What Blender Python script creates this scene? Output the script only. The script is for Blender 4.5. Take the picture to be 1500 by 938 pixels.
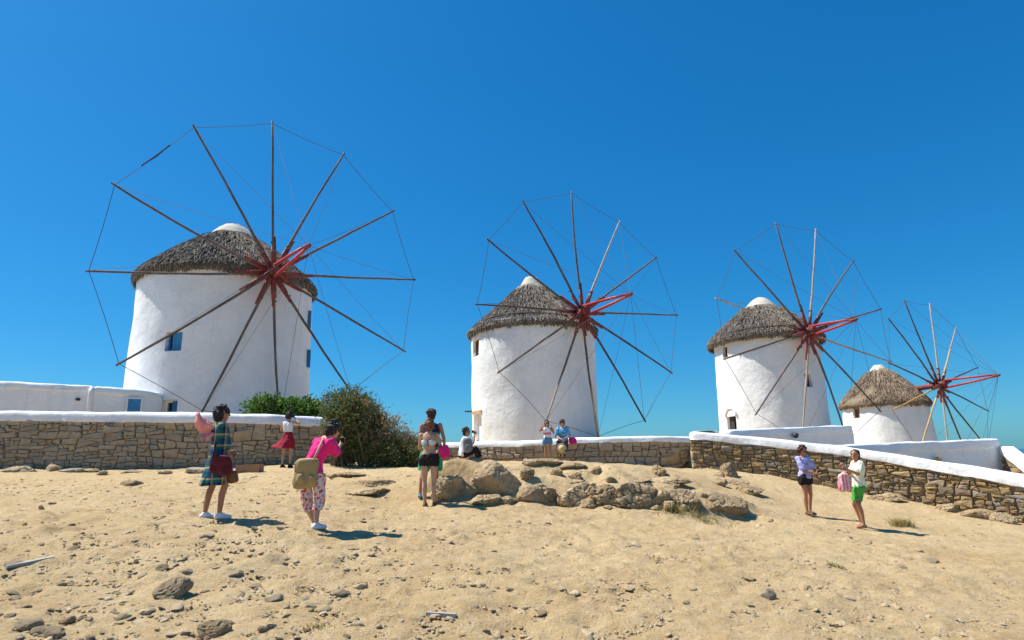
import bpy, bmesh, math, random
import numpy as np
from mathutils import Vector, Matrix

for o in list(bpy.data.objects):
    bpy.data.objects.remove(o)
scene = bpy.context.scene
COL = scene.collection
rnd = random.Random(7)
V = Vector

# ------------------------------------------------------------------ camera
EZ = 1.6
F = 920.0
TH = math.radians(12.5)
RO = 0.021
_c, _s = math.cos(TH), math.sin(TH)
_R0, _U0, _FW = np.array([1, 0, 0.]), np.array([0, -_s, _c]), np.array([0, _c, _s])
_RT = _R0 * math.cos(RO) - _U0 * math.sin(RO)
_UP = _U0 * math.cos(RO) + _R0 * math.sin(RO)


def ray(px, py):
    return _RT * ((px - 750) / F) - _UP * ((py - 469) / F) + _FW


def P(px, py, Y):
    """point seen at photo pixel (px, py) at forward distance Y"""
    d = ray(px, py)
    d = d * (Y / d[1])
    return V((d[0], d[1], d[2] + EZ))


cam = bpy.data.cameras.new('camera')
cam.sensor_width = 36
cam.lens = F / 1500 * 36
cam.clip_start = 0.1
cam.clip_end = 60000
camo = bpy.data.objects.new('camera', cam)
m = Matrix.Identity(4)
for i in range(3):
    m[i][0], m[i][1], m[i][2] = _RT[i], _UP[i], -_FW[i]
m[2][3] = EZ
camo.matrix_world = m
COL.objects.link(camo)
scene.camera = camo

# ------------------------------------------------------------------ light
SUN_EL = math.radians(57)
SUN_AZ = math.radians(-77)            # from +Y, towards +X positive
sd = V((math.sin(SUN_AZ) * math.cos(SUN_EL), math.cos(SUN_AZ) * math.cos(SUN_EL), math.sin(SUN_EL)))
world = bpy.data.worlds.new('World')
scene.world = world
world.use_nodes = True
wn = world.node_tree
wn.nodes.clear()
sky = wn.nodes.new('ShaderNodeTexSky')
sky.sky_type = 'NISHITA'
sky.sun_disc = False
sky.sun_elevation = SUN_EL
sky.sun_rotation = SUN_AZ
sky.altitude = 0
sky.air_density = 1.0
sky.dust_density = 0.6
sky.ozone_density = 6.0
hs = wn.nodes.new('ShaderNodeHueSaturation')
hs.inputs['Hue'].default_value = 0.497
hs.inputs['Saturation'].default_value = 1.4
hs.inputs['Value'].default_value = 1.0
bg = wn.nodes.new('ShaderNodeBackground')
bg.inputs['Strength'].default_value = 0.12
wo = wn.nodes.new('ShaderNodeOutputWorld')
gm = wn.nodes.new('ShaderNodeGamma')
gm.inputs['Gamma'].default_value = 0.70
wn.links.new(sky.outputs[0], gm.inputs['Color'])
wn.links.new(gm.outputs[0], hs.inputs['Color'])
tint = wn.nodes.new('ShaderNodeMix')
tint.data_type = 'RGBA'
tint.blend_type = 'MULTIPLY'
tint.inputs[0].default_value = 1.0
tint.inputs[7].default_value = (0.48, 0.88, 1.20, 1)
wn.links.new(hs.outputs[0], tint.inputs[6])
sp = wn.nodes.new('ShaderNodeSeparateColor')
cb = wn.nodes.new('ShaderNodeCombineColor')
pw = wn.nodes.new('ShaderNodeMath')
pw.operation = 'POWER'
pw.inputs[1].default_value = 1.4
gn = wn.nodes.new('ShaderNodeMath')
gn.operation = 'MULTIPLY'
gn.inputs[1].default_value = 0.66
wn.links.new(tint.outputs[2], sp.inputs[0])
wn.links.new(sp.outputs[0], pw.inputs[0])
wn.links.new(pw.outputs[0], gn.inputs[0])
wn.links.new(gn.outputs[0], cb.inputs[0])
wn.links.new(sp.outputs[1], cb.inputs[1])
wn.links.new(sp.outputs[2], cb.inputs[2])
wn.links.new(cb.outputs[0], bg.inputs[0])
wn.links.new(bg.outputs[0], wo.inputs[0])

sl = bpy.data.lights.new('sun', 'SUN')
sl.energy = 4.8
sl.angle = math.radians(0.53)
sl.color = (1.0, 0.95, 0.86)
so = bpy.data.objects.new('sun', sl)
so.rotation_euler = (-sd).to_track_quat('-Z', 'Y').to_euler()
so.location = (-20, 10, 40)
COL.objects.link(so)

scene.view_settings.view_transform = 'Standard'
scene.view_settings.look = 'None'
scene.view_settings.gamma = 1
scene.view_settings.exposure = 0.6
scene.view_settings.use_curve_mapping = False
scene.render.engine = 'CYCLES'


# ------------------------------------------------------------------ numpy noise
def _hash(ix, iy, seed):
    n = (ix.astype(np.int64) * 374761393 + iy.astype(np.int64) * 668265263 + seed * 974634777) & 0x7fffffff
    n = ((n ^ (n >> 13)) * 1274126177) & 0x7fffffff
    n = n ^ (n >> 16)
    return (n & 0xffff) / 65535.0


def vnoise(x, y, seed=0):
    ix, iy = np.floor(x), np.floor(y)
    fx, fy = x - ix, y - iy
    fx = fx * fx * (3 - 2 * fx)
    fy = fy * fy * (3 - 2 * fy)
    a, b = _hash(ix, iy, seed), _hash(ix + 1, iy, seed)
    c, d = _hash(ix, iy + 1, seed), _hash(ix + 1, iy + 1, seed)
    return (a + (b - a) * fx) * (1 - fy) + (c + (d - c) * fx) * fy - 0.5


def fbm(x, y, seed=0, octv=4):
    t, a = 0, 1.0
    for k in range(octv):
        t = t + a * vnoise(x * 2 ** k + 17.3 * k, y * 2 ** k - 9.1 * k, seed + k)
        a *= 0.5
    return t


def n3(p, sc, seed=0):
    from mathutils import noise
    return noise.noise(V(p) * sc + V((seed * 7.3, seed * 3.1, seed * 5.7)))


# ------------------------------------------------------------------ mesh helpers
class MB:
    def __init__(self):
        self.v, self.f, self.m = [], [], []

    def add(self, vs, fs, mi=0):
        o = len(self.v)
        self.v.extend([tuple(p) for p in vs])
        self.f.extend([tuple(i + o for i in q) for q in fs])
        self.m.extend([mi] * len(fs))
        return self

    def loft(self, rings, closed=True, caps=True, mi=0):
        n = len(rings[0])
        vs = [p for r in rings for p in r]
        fs = []
        for k in range(len(rings) - 1):
            for i in range(n if closed else n - 1):
                j = (i + 1) % n
                fs.append((k * n + i, k * n + j, (k + 1) * n + j, (k + 1) * n + i))
        if caps and closed:
            for k, rev in ((0, True), (len(rings) - 1, False)):
                ctr = sum((V(p) for p in rings[k]), V()) / n
                vs.append(ctr)
                ci = len(vs) - 1
                for i in range(n):
                    j = (i + 1) % n
                    fs.append((ci, k * n + j, k * n + i) if rev else (ci, k * n + i, k * n + j))
        return self.add(vs, fs, mi)

    def tube(self, pts, rad, n=8, caps=True, mi=0):
        pts = [V(p) for p in pts]
        if not isinstance(rad, (list, tuple)):
            rad = [rad] * len(pts)
        rings, prev = [], None
        for i, p in enumerate(pts):
            d = (pts[min(i + 1, len(pts) - 1)] - pts[max(i - 1, 0)]).normalized()
            if prev is None:
                u = d.cross(V((0, 0, 1)) if abs(d.z) < 0.9 else V((1, 0, 0))).normalized()
            else:
                u = (prev - d * prev.dot(d)).normalized()
            prev = u
            w = d.cross(u)
            rings.append([p + rad[i] * (math.cos(2 * math.pi * k / n) * u + math.sin(2 * math.pi * k / n) * w) for k in range(n)])
        return self.loft(rings, True, caps, mi)

    def capsule(self, a, b, ra, rb, n=10):
        a, b = V(a), V(b)
        d = b - a
        L = d.length
        if L < 1e-6:
            d = V((0, 0, 1))
        d = d.normalized()
        pts, rad = [], []
        for q in (0.99, 0.8, 0.45, 0.0):
            pts.append(a - d * ra * q)
            rad.append(ra * math.sqrt(max(0, 1 - q * q)))
        for q in (0.0, 0.45, 0.8, 0.99):
            pts.append(b + d * rb * q)
            rad.append(rb * math.sqrt(max(0, 1 - q * q)))
        return self.tube(pts, rad, n)

    def ellip(self, c, ax, ay, az, n=14, k=9, e=1.0, e2=1.0):
        c, ax, ay, az = V(c), V(ax), V(ay), V(az)

        def pw(x, q):
            return math.copysign(abs(x) ** q, x)
        rings = []
        for i in range(1, k):
            ph = -math.pi / 2 + math.pi * i / k
            rings.append([c + pw(math.cos(ph), e) * (pw(math.cos(2 * math.pi * j / n), e2) * ax + pw(math.sin(2 * math.pi * j / n), e2) * ay)
                          + pw(math.sin(ph), e) * az for j in range(n)])
        return self.loft(rings)

    def box(self, c, hx, hy, hz, mi=0):
        c, hx, hy, hz = V(c), V(hx), V(hy), V(hz)
        vs = [c + sx * hx + sy * hy + sz * hz for sz in (-1, 1) for sy in (-1, 1) for sx in (-1, 1)]
        return self.add(vs, [(0, 2, 3, 1), (4, 5, 7, 6), (0, 1, 5, 4), (2, 6, 7, 3), (0, 4, 6, 2), (1, 3, 7, 5)], mi)

    def mesh(self, name, mats, smooth=False, off=V()):
        me = bpy.data.meshes.new(name)
        me.from_pydata([(p[0] - off[0], p[1] - off[1], p[2] - off[2]) for p in self.v], [], self.f)
        for mm in (mats if isinstance(mats, (list, tuple)) else [mats]):
            me.materials.append(mm)
        if any(self.m):
            me.polygons.foreach_set('material_index', self.m)
        if smooth:
            me.polygons.foreach_set('use_smooth', [True] * len(me.polygons))
        me.update()
        return me


def wloc(o):
    l = V()
    while o is not None:
        l += o.location
        o = o.parent
    return l


def obj(name, mb, mat, parent=None, smooth=False, origin=None):
    """links an MB (world coordinates) as one mesh object; origin = world position of its origin"""
    base = wloc(parent) if parent is not None else V()
    origin = V(origin) if origin is not None else base
    me = mb.mesh(name, mat, smooth, origin)
    return link(name, me, parent, origin)


def link(name, me, parent, origin):
    o = bpy.data.objects.new(name, me)
    COL.objects.link(o)
    if parent is not None:
        o.parent = parent
        o.location = V(origin) - wloc(parent)
    else:
        o.location = origin
    return o


def empty(name, loc):
    o = bpy.data.objects.new(name, None)
    o.location = loc
    o.empty_display_size = 0.3
    COL.objects.link(o)
    return o


def tag(o, label=None, cat=None, group=None, kind=None):
    if label:
        o['label'] = label
    if cat:
        o['category'] = cat
    if group:
        o['group'] = group
    if kind:
        o['kind'] = kind
    return o


def solidify(mb, voxel, smooth=3, wr=0.0, wsc=9.0, seed=0, fine=0.0, squash=None):
    """voxel-union of everything in mb, smoothed; returns an MB"""
    me = mb.mesh('tmp', [])
    o = bpy.data.objects.new('tmp', me)
    COL.objects.link(o)
    r = o.modifiers.new('r', 'REMESH')
    r.mode = 'VOXEL'
    r.voxel_size = voxel
    if smooth:
        sm = o.modifiers.new('s', 'SMOOTH')
        sm.iterations = smooth
        sm.factor = 0.5
    dg = bpy.context.evaluated_depsgraph_get()
    ev = bpy.data.meshes.new_from_object(o.evaluated_get(dg))
    bpy.data.objects.remove(o)
    bpy.data.meshes.remove(me)
    n = len(ev.vertices)
    co = np.empty(n * 3)
    ev.vertices.foreach_get('co', co)
    co = co.reshape(-1, 3)
    if wr or fine:
        no = np.empty(n * 3)
        ev.vertices.foreach_get('normal', no)
        no = no.reshape(-1, 3)
        x, y, z = co.T
        d = 0
        if wr:
            d = d + wr * 2 * (vnoise((x + 0.4 * z) * wsc + seed, (y - x * .3) * wsc + z * wsc * 0.45, seed) + 0.5 * vnoise(x * wsc * 2 + 3, (y + z * .6) * wsc * 2, seed + 3))
        if fine:
            d = d + fine * 2 * (vnoise((x + y * .5) * 45 + z * 13, (z + y * .5) * 45, seed + 9))
        co = co + no * np.asarray(d)[:, None]
    out = MB()
    out.v = [tuple(p) for p in co]
    out.f = [tuple(p.vertices) for p in ev.polygons]
    out.m = [0] * len(out.f)
    bpy.data.meshes.remove(ev)
    return out


# ------------------------------------------------------------------ materials
class NT:
    def __init__(self, name, rough=0.9, spec=0.3):
        self.mat = bpy.data.materials.new(name)
        self.mat.use_nodes = True
        self.t = self.mat.node_tree
        self.b = self.t.nodes['Principled BSDF']
        self.b.inputs['Roughness'].default_value = rough
        self.b.inputs['Specular IOR Level'].default_value = spec

    def n(self, typ, **kw):
        x = self.t.nodes.new(typ)
        for k, v in kw.items():
            if k in x.inputs.keys():
                if isinstance(v, bpy.types.NodeSocket):
                    self.t.links.new(v, x.inputs[k])
                else:
                    x.inputs[k].default_value = v
            else:
                setattr(x, k, v)
        return x

    def l(self, a, b):
        self.t.links.new(a, b)

    def co(self, kind='Object', scale=(1, 1, 1), rot=(0, 0, 0)):
        tc = self.n('ShaderNodeTexCoord')
        mp = self.n('ShaderNodeMapping')
        mp.inputs['Scale'].default_value = scale
        mp.inputs['Rotation'].default_value = rot
        self.l(tc.outputs[kind], mp.inputs[0])
        return mp.outputs[0]

    def noise(self, co, scale, detail=4, rough=0.55):
        x = self.n('ShaderNodeTexNoise', Scale=scale, Detail=detail, Roughness=rough)
        self.l(co, x.inputs['Vector'])
        return x.outputs['Fac']

    def ramp(self, fac, stops, interp='LINEAR'):
        r = self.n('ShaderNodeValToRGB')
        r.color_ramp.interpolation = interp
        els = r.color_ramp.elements
        while len(els) < len(stops):
            els.new(0.5)
        for e, (p, c) in zip(els, stops):
            e.position = p
            e.color = (c[0], c[1], c[2], 1) if not isinstance(c, (int, float)) else (c, c, c, 1)
        self.l(fac, r.inputs[0])
        return r.outputs[0]

    def mix(self, a, b, fac, mode='MIX'):
        x = self.n('ShaderNodeMix', data_type='RGBA', blend_type=mode)
        for s, v in ((x.inputs[0], fac), (x.inputs[6], a), (x.inputs[7], b)):
            if isinstance(v, bpy.types.NodeSocket):
                self.l(v, s)
            elif isinstance(v, (int, float)):
                s.default_value = v
            else:
                s.default_value = (v[0], v[1], v[2], 1)
        return x.outputs[2]

    def math(self, op, a, b=0.0):
        x = self.n('ShaderNodeMath', operation=op)
        for s, v in ((x.inputs[0], a), (x.inputs[1], b)):
            if isinstance(v, bpy.types.NodeSocket):
                self.l(v, s)
            else:
                s.default_value = v
        return x.outputs[0]

    def col(self, c):
        if isinstance(c, bpy.types.NodeSocket):
            self.l(c, self.b.inputs['Base Color'])
        else:
            self.b.inputs['Base Color'].default_value = (c[0], c[1], c[2], 1)
        return self

    def bump(self, h, strength=0.5, dist=0.02, prev=None):
        x = self.n('ShaderNodeBump')
        x.inputs['Strength'].default_value = strength
        x.inputs['Distance'].default_value = dist
        self.l(h, x.inputs['Height'])
        if prev is not None:
            self.l(prev, x.inputs['Normal'])
        self.l(x.outputs[0], self.b.inputs['Normal'])
        return x.outputs[0]

    def rand(self):
        oi = self.n('ShaderNodeObjectInfo').outputs['Random']
        gi = self.n('ShaderNodeNewGeometry').outputs['Random Per Island']
        return self.math('FRACT', self.math('ADD', oi, gi))


def flat_mat(name, c, rough=0.8, var=0.12, sc=12, bump=0.15, spec=0.3):
    t = NT(name, rough, spec)
    co = t.co()
    n = t.noise(co, sc, 3)
    t.col(t.mix(tuple(x * (1 - var) for x in c), tuple(min(1, x * (1 + var)) for x in c), n))
    if bump:
        t.bump(t.noise(co, sc * 5, 3), bump, 0.01)
    return t.mat


MAT = {}


def build_materials():
    # whitewash
    def plaster(name, c):
        t = NT(name, 0.9, 0.2)
        co = t.co()
        big = t.noise(co, 0.7, 5, 0.6)
        st = t.noise(t.co(scale=(3, 3, 0.35)), 1.3, 5, 0.65)
        patch = t.noise(t.co(scale=(1, 1, 1.4)), 1.9, 6, 0.7)
        col = t.mix(tuple(x * 0.90 for x in c), c, t.ramp(big, [(0.3, 0), (0.65, 1)]))
        col = t.mix(col, tuple(x * 0.88 for x in c), t.ramp(patch, [(0.52, 0), (0.56, 0.55), (0.72, 0.2)]))
        col = t.mix(col, (0.60, 0.585, 0.55), t.ramp(st, [(0.54, 0), (0.78, 0.42)]))
        speck = t.noise(co, 14, 4, 0.7)
        col = t.mix(col, (0.55, 0.52, 0.47), t.ramp(speck, [(0.70, 0), (0.80, 0.35)]))
        t.col(col)
        b = t.bump(t.noise(co, 1.5, 5, 0.65), 0.45, 0.14)
        t.bump(t.noise(co, 18, 6, 0.7), 0.28, 0.02, b)
        return t.mat
    MAT['plaster'] = plaster('whitewash', (0.84, 0.835, 0.82))
    MAT['cap_old'] = plaster('weathered_roof_plaster', (0.62, 0.56, 0.47))
    MAT['cap'] = plaster('whitewash_coping', (0.86, 0.855, 0.84))

    # rubble stones
    def stone(name, stops, dark, bsc=1.0):
        t = NT(name, 0.92, 0.2)
        co = t.co()
        r = t.rand()
        base = t.ramp(r, stops, 'LINEAR')
        n = t.noise(co, 5 * bsc, 6, 0.65)
        col = t.mix(base, dark, t.ramp(n, [(0.42, 0), (0.72, 0.75)]))
        n2 = t.noise(co, 1.7 * bsc, 3)
        col = t.mix(col, (0.42, 0.30, 0.16), t.ramp(n2, [(0.5, 0), (0.8, 0.5)]))
        lich = t.noise(co, 17 * bsc, 4, 0.7)
        col = t.mix(col, (0.46, 0.41, 0.33), t.ramp(lich, [(0.64, 0), (0.74, 0.45)]))
        t.col(col)
        b = t.bump(t.noise(co, 7 * bsc, 6, 0.7), 0.8, 0.05)
        t.bump(t.noise(co, 45 * bsc, 4, 0.7), 0.5, 0.01, b)
        return t.mat
    MAT['stone'] = stone('rubble_stone', [(0, (0.38, 0.295, 0.20)), (0.3, (0.46, 0.37, 0.255)), (0.55, (0.36, 0.30, 0.225)), (0.8, (0.48, 0.365, 0.22)), (1, (0.34, 0.295, 0.245))], (0.24, 0.19, 0.14))
    MAT['stone_warm'] = stone('warm_rubble_stone', [(0, (0.30, 0.21, 0.11)), (0.25, (0.42, 0.28, 0.12)), (0.5, (0.27, 0.23, 0.17)), (0.75, (0.46, 0.31, 0.14)), (0.9, (0.34, 0.31, 0.26)), (1, (0.30, 0.17, 0.10))], (0.13, 0.10, 0.06))
    MAT['stone_tan'] = stone('tan_loose_stone', [(0, (0.50, 0.38, 0.23)), (0.5, (0.58, 0.45, 0.28)), (1, (0.46, 0.36, 0.23))], (0.33, 0.24, 0.14), 2.0)
    MAT['boulder'] = stone('boulder_rock', [(0, (0.47, 0.345, 0.195)), (0.4, (0.42, 0.30, 0.16)), (0.7, (0.50, 0.37, 0.21)), (1, (0.44, 0.33, 0.20))], (0.19, 0.13, 0.075), 1.0)
    MAT['boulder_grey'] = stone('grey_rock', [(0, (0.42, 0.295, 0.16)), (0.5, (0.35, 0.26, 0.155)), (1, (0.45, 0.32, 0.17))], (0.11, 0.075, 0.045), 1.2)
    MAT['pebble'] = stone('loose_pebble', [(0, (0.46, 0.34, 0.20)), (0.3, (0.56, 0.43, 0.27)), (0.55, (0.42, 0.335, 0.22)), (0.8, (0.60, 0.47, 0.31)), (0.93, (0.48, 0.41, 0.32)), (1, (0.30, 0.23, 0.155))], (0.38, 0.28, 0.165), 2.0)
    MAT['mortar'] = flat_mat('earth_joint', (0.28, 0.22, 0.155), 1.0, 0.3, 8, 0.5)

    # sandy ground
    t = NT('sandy_ground', 1.0, 0.1)
    co = t.co()
    a = t.noise(co, 0.35, 5, 0.6)
    col = t.mix((0.56, 0.388, 0.192), (0.68, 0.505, 0.28), t.ramp(a, [(0.3, 0), (0.7, 1)]))
    b_ = t.noise(co, 1.7, 6, 0.65)
    col = t.mix(col, (0.46, 0.30, 0.14), t.ramp(b_, [(0.48, 0), (0.72, 0.55)]))
    c_ = t.noise(co, 7.5, 6, 0.7)
    col = t.mix(col, (0.72, 0.57, 0.36), t.ramp(c_, [(0.48, 0), (0.68, 0.75)]))
    d_ = t.noise(co, 38, 5, 0.75)
    col = t.mix(col, (0.27, 0.19, 0.10), t.ramp(d_, [(0.55, 0), (0.72, 0.55)]))
    vo = t.n('ShaderNodeTexVoronoi', Scale=26.0)
    t.l(co, vo.inputs['Vector'])
    rr = t.ramp(vo.outputs['Color'], [(0.0, (0.30, 0.22, 0.14)), (0.5, (0.62, 0.5, 0.33)), (1, (0.7, 0.6, 0.45))])
    msk = t.math('MULTIPLY', t.ramp(vo.outputs['Distance'], [(0.16, 1), (0.28, 0)]), t.ramp(t.noise(co, 2.3, 3), [(0.45, 0), (0.62, 0.8)]))
    col = t.mix(col, rr, msk)
    t.col(col)
    b0 = t.bump(b_, 0.8, 0.16)
    b1 = t.bump(c_, 0.95, 0.09, b0)
    b2 = t.bump(d_, 0.9, 0.03, b1)
    t.bump(msk, 0.6, 0.015, b2)
    MAT['sand'] = t.mat

    # thatch
    def thatch(name, stops, dark):
        t = NT(name, 0.95, 0.15)
        co = t.co()
        base = t.ramp(t.rand(), stops)
        n = t.noise(co, 1.1, 5, 0.6)
        t.col(t.mix(base, dark, t.ramp(n, [(0.45, 0), (0.7, 0.7)])))
        b = t.bump(t.noise(co, 4, 5, 0.7), 0.8, 0.12)
        t.bump(t.noise(co, 24, 4, 0.7), 0.9, 0.04, b)
        return t.mat
    MAT['thatch'] = thatch('thatch', [(0, (0.10, 0.082, 0.066)), (0.35, (0.19, 0.16, 0.13)), (0.7, (0.27, 0.232, 0.19)), (1, (0.34, 0.295, 0.24))], (0.12, 0.10, 0.082))
    MAT['thatch_brown'] = thatch('brown_thatch', [(0, (0.12, 0.085, 0.055)), (0.35, (0.23, 0.17, 0.115)), (0.7, (0.34, 0.26, 0.18)), (1, (0.42, 0.33, 0.235))], (0.13, 0.095, 0.065))

    def wood(name, c, c2, bump=0.4, rough=0.8):
        t = NT(name, rough, 0.3)
        co = t.co()
        n = t.noise(co, 3.0, 6, 0.7)
        n2 = t.noise(t.co(scale=(1, 1, 1)), 0.6, 3)
        col = t.mix(c, c2, t.ramp(n, [(0.35, 0), (0.65, 1)]))
        col = t.mix(col, tuple(x * 0.55 for x in c), t.ramp(n2, [(0.5, 0), (0.7, 0.6)]))
        t.col(col)
        t.bump(t.noise(co, 18, 4), bump, 0.01)
        return t.mat
    MAT['pole'] = wood('weathered_pole', (0.11, 0.083, 0.072), (0.19, 0.15, 0.13))
    MAT['pole_dark'] = wood('dark_pole', (0.075, 0.055, 0.05), (0.14, 0.105, 0.085))
    MAT['pole_yellow'] = wood('yellow_pole', (0.50, 0.30, 0.10), (0.62, 0.40, 0.16))
    MAT['pole_pale'] = wood('pale_pole', (0.36, 0.27, 0.20), (0.48, 0.38, 0.30))
    MAT['red'] = wood('red_painted_timber', (0.23, 0.034, 0.032), (0.34, 0.06, 0.05), 0.3, 0.6)
    MAT['red_bright'] = wood('bright_red_timber', (0.36, 0.035, 0.04), (0.44, 0.055, 0.055), 0.3, 0.5)
    MAT['red_dark'] = wood('dark_red_timber', (0.13, 0.03, 0.03), (0.28, 0.06, 0.05), 0.3, 0.6)
    MAT['timber'] = wood('brown_timber', (0.17, 0.085, 0.045), (0.28, 0.15, 0.08))
    MAT['lintel'] = wood('orange_lintel', (0.50, 0.30, 0.14), (0.58, 0.38, 0.2))
    MAT['blue'] = wood('blue_paint', (0.035, 0.19, 0.40), (0.055, 0.25, 0.48), 0.2, 0.6)
    MAT['rope'] = flat_mat('cable', (0.11, 0.09, 0.08), 0.8, 0.2, 5, 0)
    MAT['sailcloth'] = flat_mat('sailcloth', (0.06, 0.07, 0.11), 0.9, 0.3, 6, 0.3)
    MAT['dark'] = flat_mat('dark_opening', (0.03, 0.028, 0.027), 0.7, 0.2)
    t = NT('window_glass', 0.08, 0.5)
    t.col((0.03, 0.035, 0.04))
    MAT['glass'] = t.mat
    MAT['brick'] = flat_mat('red_brick', (0.34, 0.185, 0.11), 0.95, 0.3, 9, 0.6)
    MAT['plank'] = wood('pale_plank', (0.33, 0.31, 0.28), (0.42, 0.39, 0.35))
    MAT['metal'] = flat_mat('dark_metal', (0.06, 0.055, 0.05), 0.5, 0.2)
    MAT['lamp'] = flat_mat('amber_lamp_glass', (0.55, 0.30, 0.08), 0.3, 0.1, 12, 0)

    # leaves
    def leaf(name, stops):
        t = NT(name, 0.55, 0.35)
        t.col(t.ramp(t.rand(), stops))
        t.b.inputs['Transmission Weight'].default_value = 0
        tr = t.n('ShaderNodeBsdfTranslucent')
        t.l(t.b.inputs['Base Color'].links[0].from_socket, tr.inputs['Color'])
        mx = t.n('ShaderNodeMixShader')
        mx.inputs[0].default_value = 0.3
        out = t.t.nodes['Material Output']
        t.l(t.b.outputs[0], mx.inputs[1])
        t.l(tr.outputs[0], mx.inputs[2])
        t.l(mx.outputs[0], out.inputs[0])
        return t.mat
    MAT['leaf_green'] = leaf('bright_leaves', [(0, (0.045, 0.11, 0.02)), (0.5, (0.09, 0.19, 0.03)), (1, (0.16, 0.27, 0.05))])
    MAT['leaf_olive'] = leaf('olive_leaves', [(0, (0.06, 0.09, 0.022)), (0.4, (0.11, 0.15, 0.034)), (0.7, (0.17, 0.19, 0.05)), (1, (0.24, 0.21, 0.08))])
    MAT['leaf_dry'] = leaf('dry_leaves', [(0, (0.19, 0.15, 0.07)), (0.5, (0.32, 0.245, 0.125)), (1, (0.44, 0.33, 0.19))])
    MAT['grass_dry'] = leaf('dry_grass', [(0, (0.30, 0.24, 0.08)), (0.5, (0.42, 0.33, 0.13)), (1, (0.22, 0.22, 0.06))])
    MAT['litter'] = flat_mat('dry_litter', (0.22, 0.15, 0.08), 0.95, 0.4, 6, 0)
    MAT['twig'] = flat_mat('twig', (0.24, 0.18, 0.12), 0.9, 0.3)

    t = NT('sea_water', 0.25, 0.5)
    t.col((0.02, 0.075, 0.14))
    t.bump(t.noise(t.co(), 0.05, 5), 0.4, 3.0)
    MAT['sea'] = t.mat

    # people
    def skin(name, c):
        t = NT(name, 0.55, 0.35)
        co = t.co()
        t.col(t.mix(tuple(x * 0.9 for x in c), c, t.noise(co, 9, 3)))
        t.b.inputs['Subsurface Weight'].default_value = 0.08
        t.b.inputs['Subsurface Radius'].default_value = (0.012, 0.005, 0.003)
        return t.mat
    MAT['skin'] = skin('skin_light', (0.52, 0.31, 0.20))
    MAT['skin_tan'] = skin('skin_tanned', (0.42, 0.20, 0.11))
    MAT['skin_brown'] = skin('skin_brown', (0.33, 0.16, 0.09))

    def hair(name, c):
        t = NT(name, 0.5, 0.4)
        co = t.co(scale=(1, 1, 0.25))
        n = t.noise(co, 60, 4, 0.7)
        t.col(t.mix(tuple(x * 0.5 for x in c), tuple(x * 1.5 for x in c), n))
        t.bump(n, 0.8, 0.02)
        return t.mat
    MAT['hair_black'] = hair('black_hair', (0.014, 0.011, 0.011))
    MAT['hair_brown'] = hair('brown_hair', (0.045, 0.022, 0.015))
    MAT['hair_ginger'] = hair('ginger_hair', (0.17, 0.062, 0.022))
    MAT['hair_maroon'] = hair('reddish_brown_hair', (0.06, 0.018, 0.016))
    for nm, c, r in (('c_white', (0.76, 0.76, 0.77), .9), ('c_red', (0.30, 0.012, 0.03), .85), ('c_pink', (0.78, 0.02, 0.22), .85),
                     ('c_navy', (0.018, 0.022, 0.06), .9), ('c_green', (0.02, 0.36, 0.17), .85), ('c_lime', (0.07, 0.36, 0.06), .85),
                     ('c_black', (0.014, 0.013, 0.015), .9), ('c_denim', (0.09, 0.23, 0.42), .9), ('c_mint', (0.72, 0.76, 0.60), .9),
                     ('c_lavender', (0.50, 0.47, 0.78), .9), ('c_tan', (0.38, 0.27, 0.12), .8), ('c_wine', (0.09, 0.006, 0.016), .7),
                     ('c_rose', (0.72, 0.30, 0.28), .9), ('c_grey', (0.16, 0.17, 0.17), .85), ('c_straw', (0.62, 0.45, 0.20), .9),
                     ('c_shoe', (0.72, 0.72, 0.74), .7), ('c_blueshoe', (0.16, 0.25, 0.36), .8), ('c_brown', (0.16, 0.085, 0.045), .7),
                     ('c_magenta', (0.72, 0.012, 0.17), .7), ('c_strap', (0.45, 0.34, 0.2), .7)):
        MAT[nm] = flat_mat(nm[2:] + '_cloth', c, r, 0.16, 16, 0.35)

    def plaid():
        t = NT('plaid_cloth', 0.9, 0.2)
        co = t.co()
        sx = t.n('ShaderNodeSeparateXYZ')
        t.l(co, sx.inputs[0])

        def band(v, fr, ph, stops):
            q = t.math('FRACT', t.math('ADD', t.math('MULTIPLY', v, fr), ph))
            return t.ramp(q, stops, 'CONSTANT')
        h = t.math('ADD', sx.outputs[0], t.math('MULTIPLY', sx.outputs[1], 0.5))
        bx = band(h, 6.5, 0.1, [(0, (0.012, 0.11, 0.11)), (0.28, (0.012, 0.02, 0.09)), (0.55, (0.45, 0.36, 0.15)), (0.70, (0.015, 0.15, 0.17))])
        bz = band(sx.outputs[2], 6.5, 0.0, [(0, (0.012, 0.02, 0.10)), (0.3, (0.03, 0.17, 0.09)), (0.55, (0.55, 0.40, 0.20)), (0.72, (0.012, 0.05, 0.10))])
        t.col(t.mix(bx, bz, 0.5))
        t.bump(t.noise(co, 40, 3), 0.3, 0.01)
        return t.mat
    MAT['c_plaid'] = plaid()

    def spots(name, base, stops, sc, lo, hi):
        t = NT(name, 0.9, 0.2)
        co = t.co()
        vo = t.n('ShaderNodeTexVoronoi', Scale=sc)
        t.l(co, vo.inputs['Vector'])
        c = t.ramp(vo.outputs['Color'], stops, 'CONSTANT')
        t.col(t.mix(c, base, t.ramp(vo.outputs['Distance'], [(lo, 0), (hi, 1)])))
        return t.mat
    MAT['c_floral'] = spots('floral_cloth', (0.66, 0.60, 0.58), [(0, (0.6, 0.05, 0.05)), (0.4, (0.7, 0.28, 0.08)), (0.6, (0.34, 0.26, 0.46)), (0.8, (0.62, 0.08, 0.2))], 24, 0.42, 0.55)
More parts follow.
